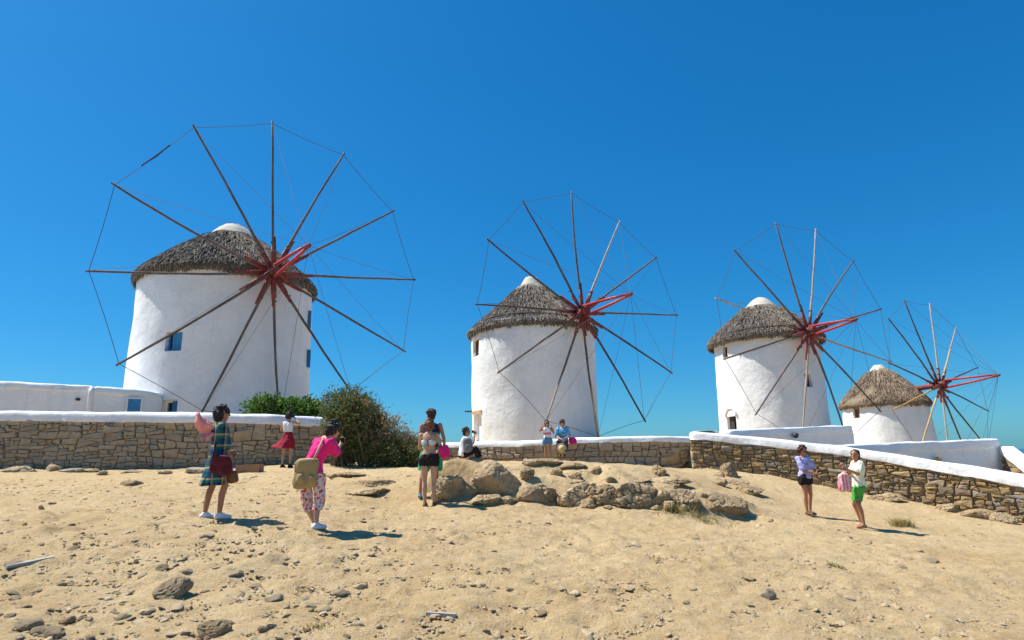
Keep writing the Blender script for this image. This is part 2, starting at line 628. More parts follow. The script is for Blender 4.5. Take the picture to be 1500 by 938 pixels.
    MAT['c_bluefloral'] = spots('blue_patterned_cloth', (0.10, 0.40, 0.66), [(0, (0.45, 0.70, 0.85)), (0.45, (0.03, 0.14, 0.3)), (0.75, (0.08, 0.3, 0.6))], 20, 0.3, 0.5)
    MAT['c_darkpattern'] = spots('dark_patterned_cloth', (0.03, 0.035, 0.07), [(0, (0.45, 0.42, 0.45)), (0.35, (0.08, 0.09, 0.2)), (0.7, (0.3, 0.28, 0.35))], 22, 0.25, 0.4)
    MAT['c_tiedye'] = spots('pale_blue_top_cloth', (0.62, 0.66, 0.74), [(0, (0.30, 0.48, 0.72)), (0.5, (0.75, 0.65, 0.75)), (0.8, (0.40, 0.5, 0.7))], 11, 0.3, 0.6)
    MAT['c_lavprint'] = spots('printed_lavender_cloth', (0.42, 0.40, 0.70), [(0, (0.60, 0.57, 0.78)), (0.6, (0.20, 0.22, 0.55))], 9, 0.2, 0.5)
    MAT['c_stripe'] = MAT['c_rose']

    def stripes(name, a, b, fr, axis=0, frac=0.5):
        t = NT(name, 0.9, 0.2)
        sx = t.n('ShaderNodeSeparateXYZ')
        t.l(t.co(), sx.inputs[0])
        q = t.math('FRACT', t.math('MULTIPLY', sx.outputs[axis], fr))
        t.col(t.ramp(q, [(0, a), (frac, b)], 'CONSTANT'))
        return t.mat
    MAT['c_pinkstripe'] = stripes('pink_striped_cloth', (0.72, 0.22, 0.27), (0.74, 0.52, 0.50), 14, 0)
    MAT['c_girltop'] = stripes('white_top_with_pink_band', (0.74, 0.72, 0.74), (0.55, 0.16, 0.28), 2.0, 2, 0.86)


build_materials()

# ------------------------------------------------------------------ terrain
def rbf(pts):
    p = np.array(pts, float)

    def ker(r):
        return np.where(r > 1e-9, r * r * np.log(np.maximum(r, 1e-9)), 0)
    n = len(p)
    K = ker(np.hypot(p[:, None, 0] - p[None, :, 0], p[:, None, 1] - p[None, :, 1])) + np.eye(n) * 0.5
    A = np.zeros((n + 3, n + 3))
    A[:n, :n] = K
    A[:n, n] = 1
    A[:n, n + 1:] = p[:, :2]
    A[n:, :n] = A[:n, n:].T
    w = np.linalg.solve(A, np.concatenate([p[:, 2], np.zeros(3)]))

    def f(X, Y):
        X, Y = np.asarray(X, float), np.asarray(Y, float)
        t = w[n] + w[n + 1] * X + w[n + 2] * Y
        for i in range(n):
            t = t + w[i] * ker(np.hypot(X - p[i, 0], Y - p[i, 1]))
        return t
    return f


def cp(px, py, Y):
    q = P(px, py, Y)
    return (q.x, q.y, q.z)


FRONT = rbf([(0, 0, 0), (-6, 0, 0.1), (6, 0, -0.1), (0, -12, -0.8), (-15, -5, 0), (15, -5, -0.5),
             cp(750, 938, 5.5), cp(0, 938, 5.5), cp(1500, 938, 5.5),
             cp(310, 766, 9.2), cp(458, 774, 9.0), cp(40, 766, 9.4), cp(900, 790, 9.4), cp(1200, 800, 10.2), cp(1450, 815, 10.5),
             cp(420, 686, 18.6), cp(0, 690, 20.2), cp(150, 690, 20.2), cp(290, 690, 20.2), cp(-150, 690, 20.2),
             cp(628, 741, 12.3), cp(500, 705, 14.5), cp(560, 690, 18), cp(700, 680, 18.6), cp(200, 716, 14.2), cp(20, 712, 14.8),
             cp(803, 679, 21.4), cp(900, 684, 22.0), cp(1005, 686, 22.4), cp(700, 676, 23.3),
             cp(800, 741, 12.7), cp(900, 745, 12.7), cp(1060, 757, 12.9), cp(720, 697, 14.3), cp(800, 697, 14.3), cp(900, 698, 14.6), cp(1000, 703, 15.0),
             cp(1187, 756, 15.6), cp(1262, 772, 14.3), cp(1100, 694, 20.6), cp(1180, 712, 19.8), cp(1260, 730, 18.9), cp(1380, 752, 17.6), cp(1500, 772, 16.4), cp(1600, 795, 15.2),
             (22, 9, -1.5), (-22, 8, 0.9)])
e_ = EZ
BACK = rbf([(-30, 22, e_ + .9), (-14, 31, e_ + .7), (-4, 25, e_ + .5), (1.2, 25.5, e_ + .42), (1.2, 37, e_ + .45), (6.5, 24, e_ + .3), (17, 42, e_ + .95),
            (10.5, 21, e_ - .6), (13, 18.5, e_ - 1.3), (16, 17, e_ - 2.1), (30, 52, e_ - .6), (24, 26, e_ - 2.6), (40, 40, e_ - 4), (0, 60, e_ - 1.5), (-40, 60, e_ - 2), (45, 62, e_ - 6)])

WALL_L = [(-130, 20.5, 616), (0, 20.5, 616), (150, 20.5, 617), (300, 20.6, 618), (400, 21.0, 620.5), (480, 21.9, 625), (560, 23.3, 637)]
WALL_C = [(612, 24.4, 660), (650, 24.2, 656), (690, 23.7, 655), (760, 23.0, 654), (830, 22.5, 650), (900, 22.4, 647.5), (960, 22.6, 646.5), (1030, 23.3, 648)]
WALL_R = [(1012, 21.8, 643), (1100, 21.2, 651), (1180, 20.5, 659.5), (1260, 19.7, 670.5), (1340, 18.8, 684), (1420, 17.9, 698), (1500, 17.0, 713), (1620, 15.7, 738)]
wl = [P(a, c, b) for a, b, c in WALL_L] + [P(a, c, b) for a, b, c in WALL_C[:-1]] + [P(1006, 648, 23.05)] + [P(a, c, b) for a, b, c in WALL_R]
WX = np.array([-60] + [p.x for p in wl] + [wl[-1].x + 20])
WY = np.array([20.5] + [p.y for p in wl] + [wl[-1].y - 12])


def zt(X, Y):
    X, Y = np.asarray(X, float), np.asarray(Y, float)
    xc, yc = np.clip(X, -24, 24), np.clip(Y, -14, 26)
    fr = FRONT(xc, yc)
    nz = 0.11 * fbm(X * 0.45, Y * 0.45, 3, 3) + 0.05 * fbm(X * 1.9, Y * 1.9, 8, 4)
    fr = fr + nz
    # bench of bedrock behind the outcrop gets lumpier
    lum = np.exp(-((X - 2.2) / 4.2) ** 4) * np.exp(-((Y - 14.0) / 1.6) ** 2)
    st = np.clip((Y - (12.95 + 0.25 * np.sin(X * 1.3) + 0.9 * np.clip((X - 3.4) / 2, 0, 1))) / 0.45, 0, 1)
    fr = fr + 0.16 * st * np.exp(-np.maximum(0, Y - 13.6) / 1.6) * np.exp(-((X - 1.9) / 3.4) ** 6)
    fr = fr + lum * 0.25 * fbm(X * 1.3, Y * 1.3, 21, 4)
    xb, yb = np.clip(X, -36, 40), np.clip(Y, 16, 60)
    bk = BACK(xb, yb)
    far = np.clip((np.hypot(X - 5, Y - 15) - 52) / 60, 0, 1)
    bk = bk - 30 * far ** 1.5
    side = np.clip((Y - (np.interp(X, WX, WY) + 0.12)) / 0.25, 0, 1)
    z = fr * (1 - side) + bk * side
    farf = np.clip((np.hypot(X, Y) - 45) / 60, 0, 1)
    return z - 20 * farf * (1 - side)


def gz(x, y):
    return float(zt(np.array([x]), np.array([y]))[0])


_YS = np.arange(3.5, 24, 0.01)


def ground_hit(px, py):
    d = ray(px, py)
    k = _YS / d[1]
    X, Z = d[0] * k, d[2] * k + EZ
    g = zt(X, _YS) - Z
    i = np.argmax(g > 0) if (g > 0).any() else len(_YS) - 1
    return V((float(X[i]), float(_YS[i]), float(g[i] + Z[i])))


xs = np.unique(np.round(np.concatenate([np.arange(-170, -30, 10), np.arange(-30, -16, 0.5), np.arange(-16, -9, 0.1), np.arange(-9, 9.5, 0.058), np.arange(9.5, 17, 0.1), np.arange(17, 30, 0.5), np.arange(30, 171, 10)]), 3))
ys = [-60.0, -40, -25, -15, -8, -4, -1, 1, 2, 3]
y = 3.2
while y < 27:
    ys.append(y)
    y += 0.045 + max(0, (y - 5)) * 0.006
while y < 170:
    ys.append(y)
    y += 1 + (y - 27) * 0.1
ys = np.array(ys)
GX, GY = np.meshgrid(xs, ys)
near = np.exp(-np.maximum(0, GY - 9) / 6) * (np.abs(GX) < 16)
rub = np.clip(fbm(GX * .7, GY * .7, 51, 3) * 1.6 + .45 + .25 * np.clip(-GX / 5, -1, 1), 0, 1)
GZ = zt(GX, GY) + near * rub * 0.14 * np.maximum(0, fbm(GX * 4.2, GY * 5.2, 61, 2) - .14) + near * (0.05 * fbm(GX * 5, GY * 5, 31, 3) + 0.035 * np.abs(fbm(GX * 2.2, GY * 3.0, 35, 3)))
nx, ny = len(xs), len(ys)
me = bpy.data.meshes.new('ground')
idx = np.arange(nx * ny).reshape(ny, nx)
fa = np.stack([idx[:-1, :-1], idx[:-1, 1:], idx[1:, 1:], idx[1:, :-1]], -1).reshape(-1, 4)
me.from_pydata(np.stack([GX, GY, GZ], -1).reshape(-1, 3).tolist(), [], fa.tolist())
me.materials.append(MAT['sand'])
me.polygons.foreach_set('use_smooth', [True] * len(me.polygons))
ground = link('ground', me, None, V())
tag(ground, 'dry sandy ground strewn with gravel sloping up to the walls', 'ground', kind='structure')

sea = MB()
S = 30000
sea.add([(-S, -S, -16), (S, -S, -16), (S, S, -16), (-S, S, -16)], [(0, 1, 2, 3)])
tag(obj('sea', sea, MAT['sea']), 'calm blue sea beyond the hill', 'sea', kind='structure')


# ------------------------------------------------------------------ windmills
def cone_hit(px, py, mc, R0, R6):
    d = ray(px, py)
    Y = np.arange(mc[1] - 6, mc[1] + 1, 0.004)
    k = Y / d[1]
    X, Z = d[0] * k, d[2] * k
    r = np.hypot(X - mc[0], Y - mc[1]) - (R0 + (R6 - R0) * Z / 6)
    i = np.argmax(r < 0)
    if not (r < 0).any():
        i = np.argmin(r)
    return math.atan2(Y[i] - mc[1], X[i] - mc[0]), Z[i] + EZ


def windmill(seed, label, Y, cx, R0, R6, zbase, z_eave, z_apex, hub, hy, az, el, tips, R, ph, bow, opens, Re, capr, prof, polemats, rope=False, furl=None, capflat=False, straw='thatch', lump=.16):
    rg = random.Random(seed)
    root = empty('windmill', (cx, Y, zbase))
    tag(root, label, 'windmill', 'windmills on the hill')
    mc = (cx, Y)

    def rad(z):
        return R0 + (R6 - R0) * (z - EZ) / 6

    def pt(th, z, ins=0.0):
        w = 0.075 * float(fbm(np.array([math.cos(th) * 2.2 + seed * 9 + z * .2]), np.array([math.sin(th) * 2.2 + z * 0.6]), seed, 3)[0])
        r = rad(z) + w - ins
        return V((cx + r * math.cos(th), Y + r * math.sin(th), z))
    ops = []
    for o in opens:
        x0, y0, x1, y1 = o['px']
        ta, _ = cone_hit(x0, (y0 + y1) / 2, mc, R0, R6)
        tb, _ = cone_hit(x1, (y0 + y1) / 2, mc, R0, R6)
        _, za = cone_hit((x0 + x1) / 2, y1, mc, R0, R6)
        _, zb = cone_hit((x0 + x1) / 2, y0, mc, R0, R6)
        if 'w' in o:
            tb = ta + o['w'] / R0
        ta, tb = min(ta, tb), max(ta, tb)
        ops.append((ta, tb, za, zb, o))
    ztop = z_eave + 0.45
    ths = sorted(set([round(-math.pi + i * 2 * math.pi / 88, 5) for i in range(88)] + [round(t, 5) for q in ops for t in (q[0], q[1])]))
    zs = sorted(set([round(zbase - 0.5 + i * (ztop - zbase + 0.5) / 26, 4) for i in range(27)] + [round(t, 4) for q in ops for t in (q[2], q[3])]))
    mb = MB()
    vs = [pt(t, z) for z in zs for t in ths]
    n = len(ths)
    fs = []
    for i in range(len(zs) - 1):
        for j in range(n):
            j2 = (j + 1) % n
            tm = (ths[j] + (ths[j2] if j2 else ths[0] + 2 * math.pi)) / 2
            zm = (zs[i] + zs[i + 1]) / 2
            if any(q[0] < tm < q[1] and q[2] < zm < q[3] for q in ops):
                continue
            fs.append((i * n + j, i * n + j2, (i + 1) * n + j2, (i + 1) * n + j))
    mb.add(vs, fs)
    DEP = 0.32
    for ta, tb, za, zb, o in ops:
        k = 6
        tl = [ta + (tb - ta) * i / k for i in range(k + 1)]
        loop = [(t, za) for t in tl] + [(t, zb) for t in reversed(tl)]
        vo = [pt(t, z) for t, z in loop] + [pt(t, z, DEP) for t, z in loop]
        L = len(loop)
        mb.add(vo, [(i, i + L, (i + 1) % L + L, (i + 1) % L) for i in range(L)])
    tower = obj('tower', mb, MAT['plaster'], root, True)
    for ta, tb, za, zb, o in ops:
        tm = (ta + tb) / 2
        nrm = V((math.cos(tm), math.sin(tm), 0))
        tan = V((-math.sin(tm), math.cos(tm), 0))
        hw = (tb - ta) / 2 * rad((za + zb) / 2)
        hh = (zb - za) / 2
        c = V((cx, Y, (za + zb) / 2)) + nrm * (rad((za + zb) / 2) - DEP + 0.02)
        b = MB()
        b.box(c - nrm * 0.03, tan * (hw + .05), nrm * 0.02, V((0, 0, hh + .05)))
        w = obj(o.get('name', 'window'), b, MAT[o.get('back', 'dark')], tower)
        if o.get('frame'):
            b = MB()
            t_ = 0.05
            for s in (-1, 1):
                b.box(c + tan * s * (hw - t_) + nrm * .04, tan * t_, nrm * .05, V((0, 0, hh - .005)))
                b.box(c + V((0, 0, s * (hh - t_))) + nrm * .045, tan * (hw - 2 * t_ - .004), nrm * .05, V((0, 0, t_)))
            obj('frame', b, MAT[o['frame']], tower)
        if o.get('shutter'):
            b = MB()
            npk = 3
            for i in range(npk):
                f0 = -hw + 0.06 + (2 * hw * o.get('cover', 0.55)) * (i + .5) / npk
                b.box(c + tan * f0 * o.get('side', 1) + nrm * .10, tan * (hw * o.get('cover', .55) / npk - .006), nrm * .015, V((0, 0, hh - .04)))
            obj('shutter', b, MAT[o['shutter']], tower)
        if o.get('out'):
            b = MB()
            b.box(c + nrm * (DEP + .07) - tan * hw * .8, nrm * .09, tan * .025, V((0, 0, hh)))
            obj('shutter', b, MAT['blue'], tower)
        if o.get('lintel'):
            b = MB()
            b.box(V((cx, Y, zb + .08)) + nrm * (rad(zb) - .04), tan * (hw + .04), nrm * .07, V((0, 0, .08)))
            obj('lintel', b, MAT['lintel'], tower)
        if o.get('arch'):
            b = MB()
            pts = [V((cx, Y, zb)) + nrm * (rad(zb) + .01) + tan * (hw + .08) * math.cos(a) + V((0, 0, (hw + .1) * math.sin(a))) for a in [math.pi * i / 10 for i in range(11)]]
            b.tube(pts, .07, 6)
            obj('arch_moulding', b, MAT['plaster'], tower, True)
    # thatched roof
    rn = 96
    rings = []
    for t, r in prof:
        z = z_eave + (z_apex - z_eave) * t
        ring = []
        for j in range(rn):
            a = 2 * math.pi * j / rn
            w = float(fbm(np.array([math.cos(a) * 3.1 + seed]), np.array([math.sin(a) * 3.1 + t * 5]), seed + 5, 4)[0])
            rr = Re * r + lump * w * (1 - t * .5)
            dz = (0.16 * float(vnoise(np.array([a * 6.0 + seed]), np.array([seed * 1.0]), 2)[0]) if t < 0.06 else 0) + 0.06 * w
            ring.append(V((cx + rr * math.cos(a), Y + rr * math.sin(a), z + dz)))
        rings.append(ring)
    inner = [V((cx + (rad(z_eave) - .05) * math.cos(2 * math.pi * j / rn), Y + (rad(z_eave) - .05) * math.sin(2 * math.pi * j / rn), z_eave + 0.22)) for j in range(rn)]
    b = MB().loft([inner] + rings)
    roof = obj('thatched_roof', b, MAT[straw], root, True)
    # straw bundles on the roof and along the eaves
    st = MB()

    def rp(t):
        for (t0, r0), (t1, r1) in zip(prof, prof[1:]):
            if t <= t1:
                return Re * (r0 + (r1 - r0) * (t - t0) / max(1e-6, t1 - t0))
        return Re * prof[-1][1]
    H = z_apex - z_eave
    tmax = prof[-1][0]
    for i in range(6500):
        t = tmax * (1 - math.sqrt(rg.random()) * 0.99)
        a = rg.random() * 2 * math.pi
        dt = rg.uniform(0.05, 0.13)
        t1 = max(0.0, t - dt)
        a1 = a + rg.gauss(0, .035)
        r0, r1 = rp(t) + rg.uniform(-.02, .05), rp(t1) + rg.uniform(0.02, .13)
        w = rg.uniform(.018, .05)
        p0 = V((cx + r0 * math.cos(a), Y + r0 * math.sin(a), z_eave + H * t + .03))
        p1 = V((cx + r1 * math.cos(a1), Y + r1 * math.sin(a1), z_eave + H * t1 + .03 - (rg.uniform(0, .10) if t1 == 0 else 0)))
        tn = V((-math.sin(a), math.cos(a), 0)) * w
        up = V((math.cos(a), math.sin(a), .8)) * 0.035
        st.add([p0 - tn, p0 + tn, p1 + tn * .6, p1 - tn * .6, (p0 + p1) / 2 + up], [(0, 1, 4), (1, 2, 4), (2, 3, 4), (3, 0, 4)])
    for i in range(1500):
        a = rg.random() * 2 * math.pi
        clump = 0.5 + 0.9 * abs(float(vnoise(np.array([a * 9.0]), np.array([seed * 2.2]), 4)[0])) * 1.6
        r0 = Re - rg.uniform(-.02, .3)
        L = rg.uniform(.08, .30) * clump
        a1 = a + rg.gauss(0, .02)
        r1 = r0 + rg.uniform(-.05, .04)
        w = rg.uniform(.015, .04)
        p0 = V((cx + r0 * math.cos(a), Y + r0 * math.sin(a), z_eave + .12))
        p1 = V((cx + r1 * math.cos(a1), Y + r1 * math.sin(a1), z_eave + .05 - L))
        tn = V((-math.sin(a), math.cos(a), 0)) * w
        rd_ = V((math.cos(a), math.sin(a), 0)) * .02
        st.add([p0 - tn, p0 + tn, p1 + tn * .5, p1 - tn * .5, (p0 + p1) / 2 + rd_], [(0, 1, 4), (1, 2, 4), (2, 3, 4), (3, 0, 4)])
    so_ = obj('straw', st, MAT[straw], roof)
    tag(so_, kind='stuff')
    # plaster cap
    zc = z_eave + H * tmax
    b = MB()
    capr = Re * prof[-1][1] * 1.0
    rg2 = [(-.25, 1.16), (0.0, 1.03), (0.35, .82), (0.62, .62), (0.84, .40), (0.96, .18)] if not capflat else [(-.25, 1.2), (0, 1.03), (.4, .80), (.75, .62), (.95, .50), (1.0, .35)]
    cr = []
    for q, k in rg2:
        cr.append([V((cx + (capr * k + .05 * n3((math.cos(a) * 2, math.sin(a) * 2, q), 1.5, seed)) * math.cos(a),
                      Y + (capr * k) * math.sin(a), zc - .08 + (z_apex - zc + .08) * q + .04 * n3((math.cos(a) * 2, math.sin(a) * 2, q), 2, seed + 2))) for a in [2 * math.pi * j / 28 for j in range(28)]])
    b.loft(cr)
    obj('roof_cap', b, MAT['cap_old'], roof, True)
    if rope:
        b = MB()
        tr = .17
        b.tube([V((cx + (rp(tr) + .1 + .03 * math.sin(5 * a)) * math.cos(a), Y + (rp(tr) + .1 + .03 * math.sin(5 * a)) * math.sin(a), z_eave + H * tr + .05 + .05 * math.sin(3 * a + 1)))
                for a in [2 * math.pi * j / 60 for j in range(61)]], .03, 6)
        obj('thatch_rope', b, MAT['rope'], roof, True)
    # wheel
    a = V((math.sin(az) * math.cos(el), -math.cos(az) * math.cos(el), math.sin(el)))
    Hc = P(hub[0], hub[1], hy)
    e1 = V((0, 0, 1)).cross(a).normalized()
    e2 = a.cross(e1)
    b = MB()
    b.tube([Hc - a * 3.4, Hc - a * .42, Hc - a * .40, Hc + a * .42, Hc + a * .5], [.2, .2, .27, .27, .2], 12)
    axle = obj('axle', b, MAT['red_dark'], root)
    for q in (-.36, -.05, .26):
        b = MB()
        b.tube([Hc + a * q, Hc + a * (q + .08)], .30, 14)
        obj('axle_band', b, MAT['metal'], axle)
    eye = V((0, 0, EZ))
    T = []
    for k in range(12):
        ang = ph + k * math.pi / 6
        st_ = ((k % 6) - 2.5) * 0.10
        if tips[k]:
            d = V(ray(*tips[k]))
            c0 = Hc
            tt = (c0 - eye).dot(a) / d.dot(a)
            tip = eye + d * tt
            tip = tip + a * 0.0
        else:
            tip = Hc + R * (-math.cos(ang) * e1 + math.sin(ang) * e2)
        T.append(tip)
        rt = Hc + a * st_
        dr = (tip - rt).normalized()
        b = MB()
        bend = V((rg.gauss(0, .05), rg.gauss(0, .05), rg.gauss(0, .05)))
        L = (tip - rt).length
        pts = []
        for i in range(9):
            q = i / 8
            pts.append(rt + (tip + dr * .12 - rt) * q + bend * math.sin(math.pi * q) + V((rg.gauss(0, .008), rg.gauss(0, .008), rg.gauss(0, .008))))
        rd = [.071 - .027 * i / 8 + rg.uniform(-.004, .004) for i in range(9)]
        pm = polemats.get(k, 'pole')
        if isinstance(pm, tuple):
            b.tube(pts[:6], rd[:6], 7)
            b.tube([pts[5] - dr * .25] + pts[6:], [rd[5] * 1.12] + rd[6:], 7, mi=1)
            sp = obj('spoke', b, [MAT[pm[0]], MAT[pm[1]]], root, True)
        else:
            b.tube(pts, rd, 7)
            sp = obj('spoke', b, MAT[pm], root, True)
        b = MB()
        side = dr.cross(a) * .085
        b.tube([rt + side, rt + dr * L * .13 + side * .95, rt + dr * L * rg.uniform(.2, .27) + side * .8], [.07, .065, .05], 6)
        b.tube([rt - side * .6 + a * .05, rt + dr * L * .12 - side * .6 + a * .04, rt + dr * L * rg.uniform(.15, .2) - side * .6], [.05, .05, .035], 6)
        obj('sleeve', b, MAT['red'], sp, True)
        for q in (.12, .19):
            b = MB()
            b.tube([rt + dr * L * q, rt + dr * (L * q + .06)], .115, 8)
            obj('lashing', b, MAT['rope'], sp)
    # bowsprit: two red beams meeting at the nose
    dn = V(ray(*bow))
    # nose lies on the axle line: nearest point of the pixel ray to the axle
    w0 = Hc - eye
    A_, B_, C_, D_, E_ = a.dot(a), a.dot(dn), dn.dot(dn), a.dot(w0), dn.dot(w0)
    s_ = (B_ * E_ - C_ * D_) / (A_ * C_ - B_ * B_)
    nose = Hc + a * s_
    b = MB()
    b.tube([nose - a * .35, nose + a * .06, nose + a * .12], [.09, .10, .05], 8)
    bs = obj('bowsprit', b, MAT['red_dark'], root)
    u = e2 * .20
    for s in (-1, 1):
        b = MB()
        b.tube([Hc + a * .1 + u * s * 1.5, Hc + a * s_ * .5 + u * s * .95, nose + u * s * .22], [.085, .08, .06], 7)
        obj('brace', b, MAT['red_bright'], bs, True)
    # rigging
    for k in range(12):
        p, q = T[k], T[(k + 1) % 12]
        b = MB()
        mid = (p + q) / 2 + (Hc - (p + q) / 2).normalized() * rg.uniform(.02, .07)
        b.tube([p, p * .5 + mid * .5 + (mid - (p + q) / 2) * .25, mid, mid * .5 + q * .5 + (mid - (p + q) / 2) * .25, q], .013, 5)
        rc = obj('rim_cable', b, MAT['rope'], root)
        if furl and k in furl:
            b = MB()
            b.tube([p * .68 + q * .32, mid, p * .32 + q * .68], [.02, .045, .02], 6)
            obj('furled_sail', b, MAT['sailcloth'], rc)
        b = MB()
        sag = (p + nose) / 2 + V((0, 0, -.06))
        b.tube([p, p * .5 + sag * .5 + V((0, 0, -.015)), sag, sag * .5 + nose * .5 + V((0, 0, -.015)), nose], .0085, 4)
        obj('stay_cable', b, MAT['rope'], root)
    return root


PROF1 = [(0.0, .965), (0.035, 1.0), (0.12, .96), (.3, .80), (.5, .60), (.66, .42), (.76, .31), (.79, .275)]
PROF2 = [(0.0, .965), (0.035, 1.0), (0.10, .95), (.3, .74), (.5, .53), (.7, .33), (.80, .235), (.84, .20)]
D = math.radians
TIP1 = [(130, 397), (168, 271), (284, 187), (399, 181), (503, 227), (575, 310), (606, 410), (591, 514), (514, 574), None, (297, 602), (174, 533)]
TIP2 = [(699, 446), (716, 352), (766, 296), (837, 283), (907, 326), (961, 378), (991, 462), (983, 546), (944, 616), (876, 640), (800, 617), (731, 545)]
TIP3 = [(1050, 438), (1077, 368), (1136, 328), (1195, 338), (1250, 383), (1290, 453), (1305, 530), (1289, 602), None, None, (1108, 606), (1062, 526)]
TIP4 = [(1302, 532), (1302, 468), (1325, 441), (1362, 447), (1400, 481), (1432, 539), (1447, 602), None, None, None, None, (1307, 601)]

windmill(1, 'white windmill with blue shutters and broad grey thatched roof, behind the leafy green hedge', 31, -14.455, 4.178, 4.088, EZ + .5, P(195, 431, 31).z, P(330, 329, 31).z,
         (400, 399), 27.78, D(34.2), D(-4), TIP1, 7.04, D(-6.7), (452, 360),
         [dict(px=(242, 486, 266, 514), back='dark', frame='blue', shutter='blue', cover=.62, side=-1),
          dict(px=(449.5, 455, 450.5, 482), w=.7, back='blue', out=True),
          dict(px=(448.5, 512, 449.5, 538), w=.7, back='blue', out=True),
          dict(px=(237, 586, 259, 620), back='glass', frame='plaster', shutter='blue', cover=.4, side=-1, name='door')],
         4.28, 1.06, PROF1, {k: 'pole' for k in range(12)}, furl=(1,))
windmill(2, 'white windmill with brown slot window and orange door lintel, above the seated pair', 37, 1.222, 3.66, 3.68, EZ + .2, P(690, 496, 37).z, P(785, 407, 37).z,
         (852, 457), 33.87, D(32.2), D(1.1), TIP2, 6.86, D(-3.4), (925, 434),
         [dict(px=(692.5, 497, 701, 522), back='timber', frame='timber'),
          dict(px=(694, 606, 706, 650), back='plaster', lintel=True, name='doorway')],
         3.86, .80, PROF2, {0: 'pole_dark', 1: 'pole_dark', 2: 'pole_dark', 4: 'pole_pale', 8: 'pole_dark', 9: ('pole_dark', 'pole_yellow'), 10: ('pole', 'pole_pale'), 7: 'pole_dark'}, rope=True, capflat=True)
windmill(3, 'white windmill with small arched doorway and domed roof cap, behind the sloping wall', 42, 17.084, 3.436, 3.302, EZ + .5, P(1040, 508, 42).z, P(1108, 436, 42).z,
         (1184, 486), 38.03, D(21.6), D(.6), TIP3, 6.94, D(13.7), (1253, 467),
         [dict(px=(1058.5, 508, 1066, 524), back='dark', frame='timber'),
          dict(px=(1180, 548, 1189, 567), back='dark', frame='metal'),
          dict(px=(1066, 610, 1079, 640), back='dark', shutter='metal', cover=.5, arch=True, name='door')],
         3.72, .92, PROF1, {k: ('pole' if k % 3 else 'pole_pale') for k in range(12)}, rope=True)
windmill(4, 'white windmill with ragged brown thatch and a yellow pole, standing lowest down the slope', 52, 30.385, 3.296, 2.94, EZ - 1.6, P(1228, 598, 52).z, P(1290, 535, 52).z,
         (1376, 564), 48.57, D(30.2), D(3.7), TIP4, 6.95, D(13.8), (1463, 551),
         [dict(px=(1249, 598, 1259, 613), back='timber', frame='timber')],
         3.3, .50, [(0.0, .965), (0.035, 1.0), (0.15, .93), (.35, .76), (.55, .57), (.75, .37), (.90, .20)], {0: 'pole_dark', 1: 'pole_dark', 2: 'pole_dark', 3: 'pole_pale', 4: ('pole_yellow', 'pole_pale'), 5: 'pole_dark', 6: 'pole_dark', 7: 'pole_dark', 8: 'pole_dark', 9: 'pole_pale', 10: 'pole_yellow', 11: 'pole_yellow'}, capflat=True, straw='thatch_brown', lump=.34)
# wooden beam sticking out of the second mill
b = MB()
pa, pb = P(694, 603, 36.9), P(681, 603, 36.6)
b.box((pa + pb) / 2, (pb - pa) / 2, V((0, .05, 0)), V((0, 0, .045)))
for o in COL.objects:
    if o.name == 'windmill.001':
        obj('beam', b, MAT['metal'], o)


# ------------------------------------------------------------------ stone walls
def clip_poly(poly, a, bb):
    """keep points with a.x*x + a.y*y <= bb"""
    out = []
    n = len(poly)
    for i in range(n):
        p, q = poly[i], poly[(i + 1) % n]
        dp, dq = a[0] * p[0] + a[1] * p[1] - bb, a[0] * q[0] + a[1] * q[1] - bb
        if dp <= 0:
            out.append(p)
        if dp * dq < 0:
            t = dp / (dp - dq)
            out.append((p[0] + (q[0] - p[0]) * t, p[1] + (q[1] - p[1]) * t))
    return out


class Path:
    def __init__(self, pts):
        self.p = [V((q[0], q[1], 0)) for q in pts]
        self.s = [0]
        for a, b in zip(self.p, self.p[1:]):
            self.s.append(self.s[-1] + (b - a).length)
        self.L = self.s[-1]

    def at(self, s):
        s = max(-.05, min(self.L + .05, s))
        k = 0
        while k < len(self.p) - 2 and s > self.s[k + 1]:
            k += 1
        a, b = self.p[k], self.p[k + 1]
        d = (b - a).normalized()
        pos = a + d * (s - self.s[k])
        # blended normal
        nn = V()
        for i in range(len(self.p) - 1):
            mid = (self.s[i] + self.s[i + 1]) / 2
            dd = (self.p[i + 1] - self.p[i]).normalized()
            w = max(0, 1 - abs(s - mid) / (0.6 * (self.s[i + 1] - self.s[i]) + .15))
            nn += V((dd.y, -dd.x, 0)) * (w + 1e-5)
        return pos, nn.normalized()


